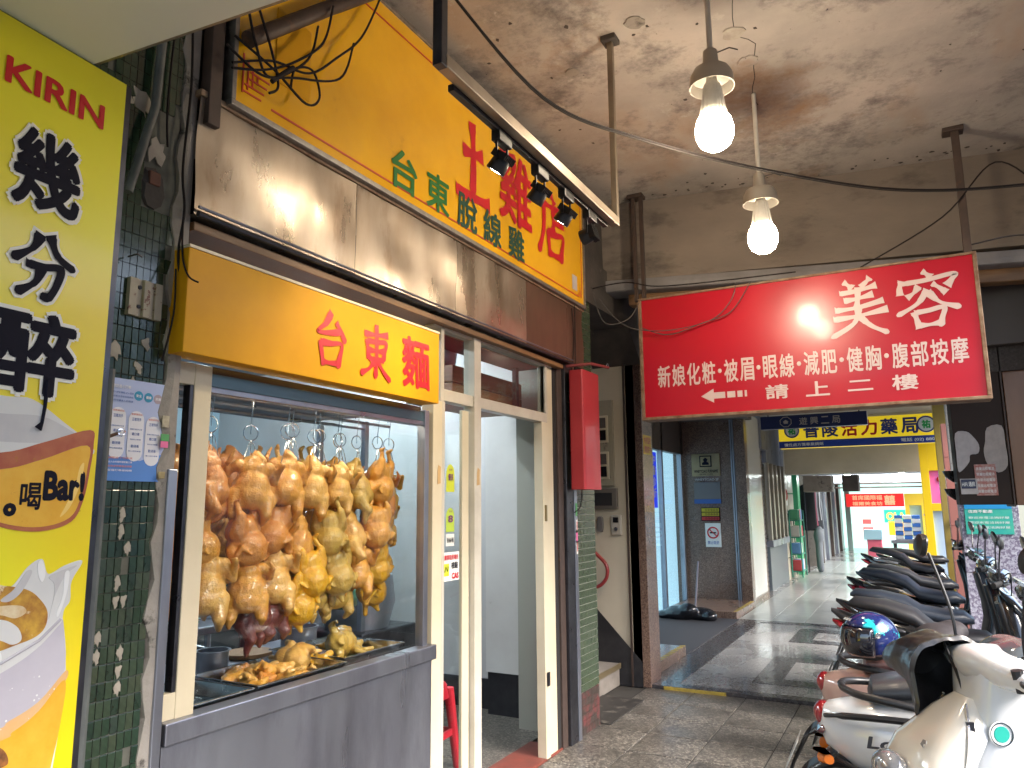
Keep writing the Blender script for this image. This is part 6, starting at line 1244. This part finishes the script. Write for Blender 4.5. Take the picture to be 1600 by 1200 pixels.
    MB().tube(curve_pts([(HX - .01, -.20, HZ), (HX + .07, -.13, HZ + .05), (HX + .08, -.03, .95), (.42 + F, 0, .8)], 5), .005, 6).put('brake_cable', BLACKP, t, True)
    if P.get('trim'):
        for s in (-1, 1):
            MB().tube(curve_pts([(-.86, s * .10, .50), (-.70, s * .172, .47), (-.45, s * .187, .45), (-.20, s * .168, .43), (-.05, s * .14, .40)], 4), .009, 8).put('side_trim', dm, t, True)
            MB().loft([((-.80, s * .13, .42), (.03, 0, 0), (0, .02, 0)), ((-.60, s * .14, .36), (.03, 0, .02), (0, .02, .0)), ((-.30, s * .13, .34), (.0, 0, .05), (0, .025, 0)), ((-.05, s * .12, .34), (.0, 0, .04), (0, .02, 0))], 10).put('lower_cover', dm, t, True)
            MB().loft([((-.68, s * .172, .455), (.05, s * .01, -.006), (0, .0, .016), 6), ((-.68, s * .188, .455), (.046, s * .01, -.006), (0, 0, .013), 6)], 14).put('side_indicator', ORG, t, True)
    for s in (-1, 1): MB().tube([(HX + .02, s * .20, HZ - .03), (HX + .03, s * .20, HZ + .03)], .016, 8).put('switch_block', BLACKP, t, True)
    MB().loft([((-.30, 0, .69 if retro else .70), (0, .155, 0), (.0, 0, .006), 5), ((-.02, 0, .69 if retro else .70), (0, .12, 0), (0, 0, .006), 5)], 16).put('seat_seam', dm, t)
    # kick stand
    MB().tube([(-.12, .10, .22), (-.05, .22, .0)], .012, 8).put('side_stand', STEELD, t, True)
    MB().box(-.17, -.13, -.2, .2, .17, .20, .006).put('foot_peg', BLACKP, t)
    return t
WHT = mat('scooter_white', (.74, .75, .76), .16, coat=.7, bump=.005, bscale=3); WARMW = mat('scooter_warm_lit_white', (.72, .66, .56), .15, coat=.7)  # the cream is white bodywork with warm lamp light put into its colour
PNK = mat('scooter_rose', (.52, .34, .29), .2, coat=.6); BLK = mat('scooter_black', (.016, .017, .02), .16, coat=.7); BLKM = mat('scooter_matt_black', (.028, .028, .032), .45, col2=(.02, .02, .024), scale=8)
NVY = mat('scooter_grey_blue', (.035, .045, .06), .25, coat=.4); SILV = mat('scooter_silver', (.34, .34, .35), .25, .6, coat=.4)
SEATB = mat('seat_black_vinyl', (.022, .024, .030), .42, bump=.12, bscale=220, coat=.1); SEATG = mat('seat_blue_grey_vinyl', (.035, .045, .065), .40, bump=.12, bscale=220); SEATR = mat('seat_rose_brown_vinyl', (.17, .085, .075), .38, bump=.1, bscale=200, coat=.1)
MAGE = mat('accent_magenta', (.35, .015, .06), .3, coat=.4)
s3 = scooter('rose_scooter', 'rose beige retro scooter with round red tail light and the helmet on its seat', (.45, 4.08), R(3), dict(body=PNK, seat=SEATR, retro=1, num='NPR-366', mir=MIRB, mup=.16, trim=1))
s2 = scooter('white_scooter', 'white scooter with black seat and orange indicators, second from the camera', (.50, 3.52), R(4), dict(body=WHT, seat=SEATB, retro=1, num='EPK-527', mup=.2, inner=WHT, trim=1))
s4 = scooter('black_scooter', 'big matt black scooter with a long rising tail, just behind the helmet', (.47, 4.98), R(-3), dict(body=BLKM, seat=BLKM, up=.06, num='MTA-961', mir=MIRB, cowl=BLK, mt=.4))
s5 = scooter('black_scooter', 'black scooter with blue grey seat and low red tail light, second beyond the helmet', (.42, 5.85), R(-2), dict(body=BLK, seat=SEATG, up=.02, num='863-MKY', mir=MIRG))
s6 = scooter('striped_scooter', 'black scooter with crimson stripes along its tail, third beyond the helmet', (.42, 6.8), R(-4), dict(body=BLK, seat=SEATG, up=.07, accent=MAGE, num='MWE-730', mir=MIRG))
s7 = scooter('grey_scooter', 'dark grey scooter with silver trim behind the crimson striped one', (.42, 7.9), R(2), dict(body=NVY, seat=SEATB, up=.03, accent=SILV, num='KJP-196'))
s8 = scooter('silver_tail_scooter', 'black scooter with a pale silver tail rack, second to last in the row', (.36, 9.6), R(-4), dict(body=BLK, seat=SEATB, up=.09, rail=SILV, accent=SILV, num='PXA-203'))
s9 = scooter('black_scooter', 'plain black scooter farthest down the row beside the pink column', (.45, 11.2), R(3), dict(body=BLK, seat=SEATB, up=.0, num='LFH-881'))
# white scooter lettering
text('Lon', (-.66, -.190, .60), .15, .045, UX, UZ, STEELD, s2, .03, lift=.003, shear=.25)
for s_, kx in ((s3, .92), (s2, .92), (s4, .84), (s5, .82), (s6, .82), (s7, .82), (s8, .82), (s9, .82)):
    s_.scale = (kx, 1, 1); s_.location.x -= .98 * (1 - kx)
MB().loft([((-.90, 0, .60), (0, .088, 0), (.022, 0, .028), 3), ((-.925, 0, .60), (0, .07, 0), (.018, 0, .02), 3)], 18).put('tail_panel', mat('smoked_red_lens', (.09, .01, .015), .1, coat=1), s2, True)
for sg in (1, -1):
    MB().tube(curve_pts([(-.90, sg * .08, .655), (-.80, sg * .145, .675), (-.62, sg * .183, .685), (-.40, sg * .188, .68), (-.15, sg * .165, .65)], 5), [.008] * 4 + [.013] * 13 + [.010] * 4, 8).put('side_rail_trim', BLACKP, s2, True)
    MB().loft([((-.92, sg * .10, .50), (.02, 0, 0), (0, 0, .022)), ((-.89, sg * .155, .51), (.02, 0, 0), (0, 0, .018))], 12).put('rear_indicator', ORG, s2, True)
# nearest scooter, nose towards the shop, turned round
s1 = scooter('near_scooter', 'warm-tinted white scooter nearest the camera, nose to the shop, with a black handlebar mitt', (.36, 2.88), R(203), dict(body=WARMW, seat=SEATG, retro=1, nose=.17, inner=WHT, cowl=WHT, num='HJK-105', mup=.3, mir=MIRB))
# extras of the nearest scooter
T1 = s1
MB().loft([((.24, 0, .66), (0, .10, 0), (.10, 0, 0), 4), ((.22, 0, .86), (0, .115, 0), (.09, 0, 0), 4), ((.205, 0, .99), (0, .135, 0), (.09, 0, .02), 4)], 22).put('steering_cover', WHT, T1, True)
MB().loft([((.06, 0, .40), (0, .15, 0), (.05, 0, 0), 5), ((.13, 0, .62), (0, .165, 0), (.05, 0, 0), 5), ((.16, 0, .70), (0, .15, 0), (.03, 0, 0), 5)], 22).put('glove_box', WHT, T1, True)
MB().tube([(.085, .0 + .03 * math.cos(a), .62 + .03 * math.sin(a)) for a in [R(x_) for x_ in range(150, 400, 20)]], .006, 8).put('bag_hook', BLACKP, T1, True)
MB().rev([(0, .0015), (.034, .0015), (.036, 0)], (.0, 0, 0), 'Y', 24).put('round_sticker', PWHITE, T1, loc=(.265, .112, .835), rot=(0, 0, R(4)))
mb_ = MB()
msec = [(-.20, -.025, .030, .024), (-.17, -.018, .052, .038), (-.11, -.008, .072, .052), (-.04, .0, .084, .064), (.04, .0, .090, .072), (.10, -.004, .098, .082), (.145, -.012, .108, .094), (.150, -.014, .098, .084), (.10, -.006, .082, .066), (.0, 0, .06, .05)]
mb_.loft([((.0, y_, z_), (rx_, 0, -.012), (0, .012, rz_), 2.1) for y_, z_, rx_, rz_ in msec], 40)
bmesh.ops.subdivide_edges(mb_.b, edges=mb_.b.edges[:], cuts=2, use_grid_fill=True)
for v_ in mb_.b.verts:
    q = v_.co.copy(); fold = .009 * mnoise.noise(V((q.x * 16, q.y * 7, q.z * 16))) + .004 * mnoise.noise(q * 38)
    v_.co += V((q.x, 0, q.z)).normalized() * fold
    if q.y > .05 and q.z < -.02: v_.co.z -= (q.y - .05) * .7; v_.co.y += (q.y - .05) * .2
MB().rev([(0, .0015), (.022, .0015), (.023, 0)], (.0, 0, 0), 'Y', 18).put('round_sticker', mat('sticker_teal', (.02, .35, .28), .4), T1, loc=(.265, .1138, .835), rot=(0, 0, R(4)))
MB().tube([(.265 + .031 * math.cos(a), .1145, .835 + .031 * math.sin(a)) for a in [i * .2618 for i in range(25)]], .002, 6).put('sticker_ring', NVY, T1)
MB().box(.335, .355, .100, .110, .84, .865).put('badge', STEELD, T1)
for sg in (1, -1):     # dark shut lines between the apron, the column and the inner shield
    MB().tube(curve_pts([(.335, sg * .07, .905), (.37, sg * .14, .80), (.425, sg * .178, .65), (.43, sg * .19, .50), (.38, sg * .18, .36)], 5), .0045, 6).put('shut_line', CHROME, T1)
MB().prism([(-.03, -.008), (.0, .014), (.028, .018), (.02, .004), (.002, .002), (-.004, -.012)], (.475, .10, .80), V((.1, .98, 0)).normalized(), UZ, V((1, 0, .2)), .004).put('badge', CHROME, T1)
mitt = mb_.put('handlebar_mitt', mat('mitt_leather', (.018, .016, .016), .34, coat=.3, bump=.1, bscale=60, col2=(.028, .024, .022), scale=6), smooth=True)
mitt.data.transform(Matrix.Identity(4))
tag(mitt, 'black leather handlebar mitt on the nearest scooter', 'handlebar mitt')
mitt.matrix_world = Matrix.Translation(V((.36, 2.88, 0))) @ Matrix.Rotation(R(203), 4, 'Z') @ Matrix.Translation(V((.30, -.27, .98))) @ Matrix.Scale(1.18, 4)
hb = mat('helmet_shell', (.012, .02, .10), .10, coat=1, dirt=(.02, .50, .55), dscale=7, dthr=.56, dw=.03)
he = thing('helmet', 'glossy dark blue open face helmet with turquoise splashes on the rose scooter seat', 'helmet', (-.235, 3.86, .895), R(212)); he.scale = (.84,) * 3
b = MB(); b.ell((0, 0, 0), (.148, .128, .135), seg=36, rings=24)
bmesh.ops.delete(b.b, geom=[v for v in b.b.verts if v.co.z < -.085 or (v.co.x > .055 and v.co.z < .055)], context='VERTS')
sh_ = b.put('shell', hb, he, True); so_ = sh_.modifiers.new('s', 'SOLIDIFY'); so_.thickness = .02
b = MB(); b.ell((0, 0, 0), (.156, .134, .142), seg=40, rings=28)
bmesh.ops.delete(b.b, geom=[v for v in b.b.verts if v.co.x < .035 or v.co.z > .068 or v.co.z < -.10], context='VERTS')
vs_ = b.put('visor', mat('dark_visor', (.012, .012, .018), .05, coat=1), he, True); so_ = vs_.modifiers.new('s', 'SOLIDIFY'); so_.thickness = .003
MB().ell((0, 0, -.02), (.125, .105, .10)).put('liner', mat('helmet_liner', (.02, .02, .022), .9), he, True)
for s in (-1, 1): MB().rev([(0, .006), (.014, .005), (.016, 0)], (.03, s * .131, .03), 'Y', 14).put('visor_pivot', CHROME, he, True)
text('avanti', (0, 0, 0), .07, .02, UX, UZ, PWHITE, he, .03, name='lettering').matrix_basis = Matrix.Translation(V((.118, 0.0, .098))) @ Matrix.Rotation(R(90), 4, 'Z') @ Matrix.Rotation(R(-42), 4, 'X')
gl = link('folded_jacket', blob('folded_jacket', mat('dark_cloth', (.03, .025, .028), .7, bump=.4, bscale=20), [('e', (0, 0, 0), (.11, .13, .07)), ('e', (.06, .05, .03), (.07, .08, .05))], .012, 3), None, (.04, 4.2, .86)); tag(gl, 'dark cloth bundle on the seat behind the helmet', 'cloth')
bb_ = tag(MB().ell((.98, 6.9, .92), (.05, .05, .05)).put('blue_lamp', mat('blue_gloss', (.02, .12, .6), .15, coat=.8), smooth=True), 'round bright blue headlamp cap at the street side of the row', 'lamp cap')

# ================================================================== STREET SIDE (seen in reflections)
sb_ = thing('opposite_building', 'pale building across the street, mirrored in the shop glass', 'building')
MB().box(20, 23, -24, 30, 0, 9).put('wall', mat('opposite_wall', (.42, .42, .40), .7, col2=(.32, .33, .33), scale=.4), sb_)
for j in range(3):
    for k in range(9): 
        f_ = MB().box(19.9, 20.0, -22 + k * 4, -19.6 + k * 4, 3.6 + j * 2.9, 5.2 + j * 2.9).put('window', STEELD, sb_)
for k in range(6): MB().box(19.9, 20.0, -22 + k * 6, -17.4 + k * 6, .1, 2.7).put('shop_opening', mat('bright_shop%d' % (k % 3), [(.5, .6, .65), (.3, .25, .2), (.55, .5, .4)][k % 3], .4), sb_)
MB().box(1.25, 1.45, -20, 60, -.06, .0).put('kerb', CONC); tag(bpy.data.objects['kerb'], kind='structure')
ow = tag(MB().box(1.25, 1.5, -6, 5.3, 3.55, 9).put('arcade_front_wall', CONC), 'concrete front wall of the building above the arcade opening', 'wall')

# ================================================================== origins at the things' bases
def rebase():
    bpy.context.view_layer.update()
    for o in list(scene.objects):
        if o.parent or o.type in ('CAMERA', 'LIGHT') or o.location.length > 1e-6: continue
        pts = []
        def gather(q):
            if q.type == 'MESH': pts.extend(q.matrix_world @ V(c) for c in q.bound_box)
            for ch in q.children: gather(ch)
        gather(o)
        if not pts or o.matrix_world.to_euler().to_quaternion().angle > 1e-4: continue
        lo = [min(p[i] for p in pts) for i in range(3)]; hi_ = [max(p[i] for p in pts) for i in range(3)]
        base = V(((lo[0] + hi_[0]) / 2, (lo[1] + hi_[1]) / 2, lo[2]))
        if o.type == 'MESH':
            if o.data.users > 1: continue
            continue_tex = o.get('kind') == 'structure'
            if continue_tex: continue
            o.data.transform(Matrix.Translation(-base)); o.location = base
            for ch in o.children: ch.matrix_parent_inverse = Matrix.Translation(-base)
        else:
            o.location = base
            for ch in o.children: ch.matrix_parent_inverse = Matrix.Translation(-base)
rebase()
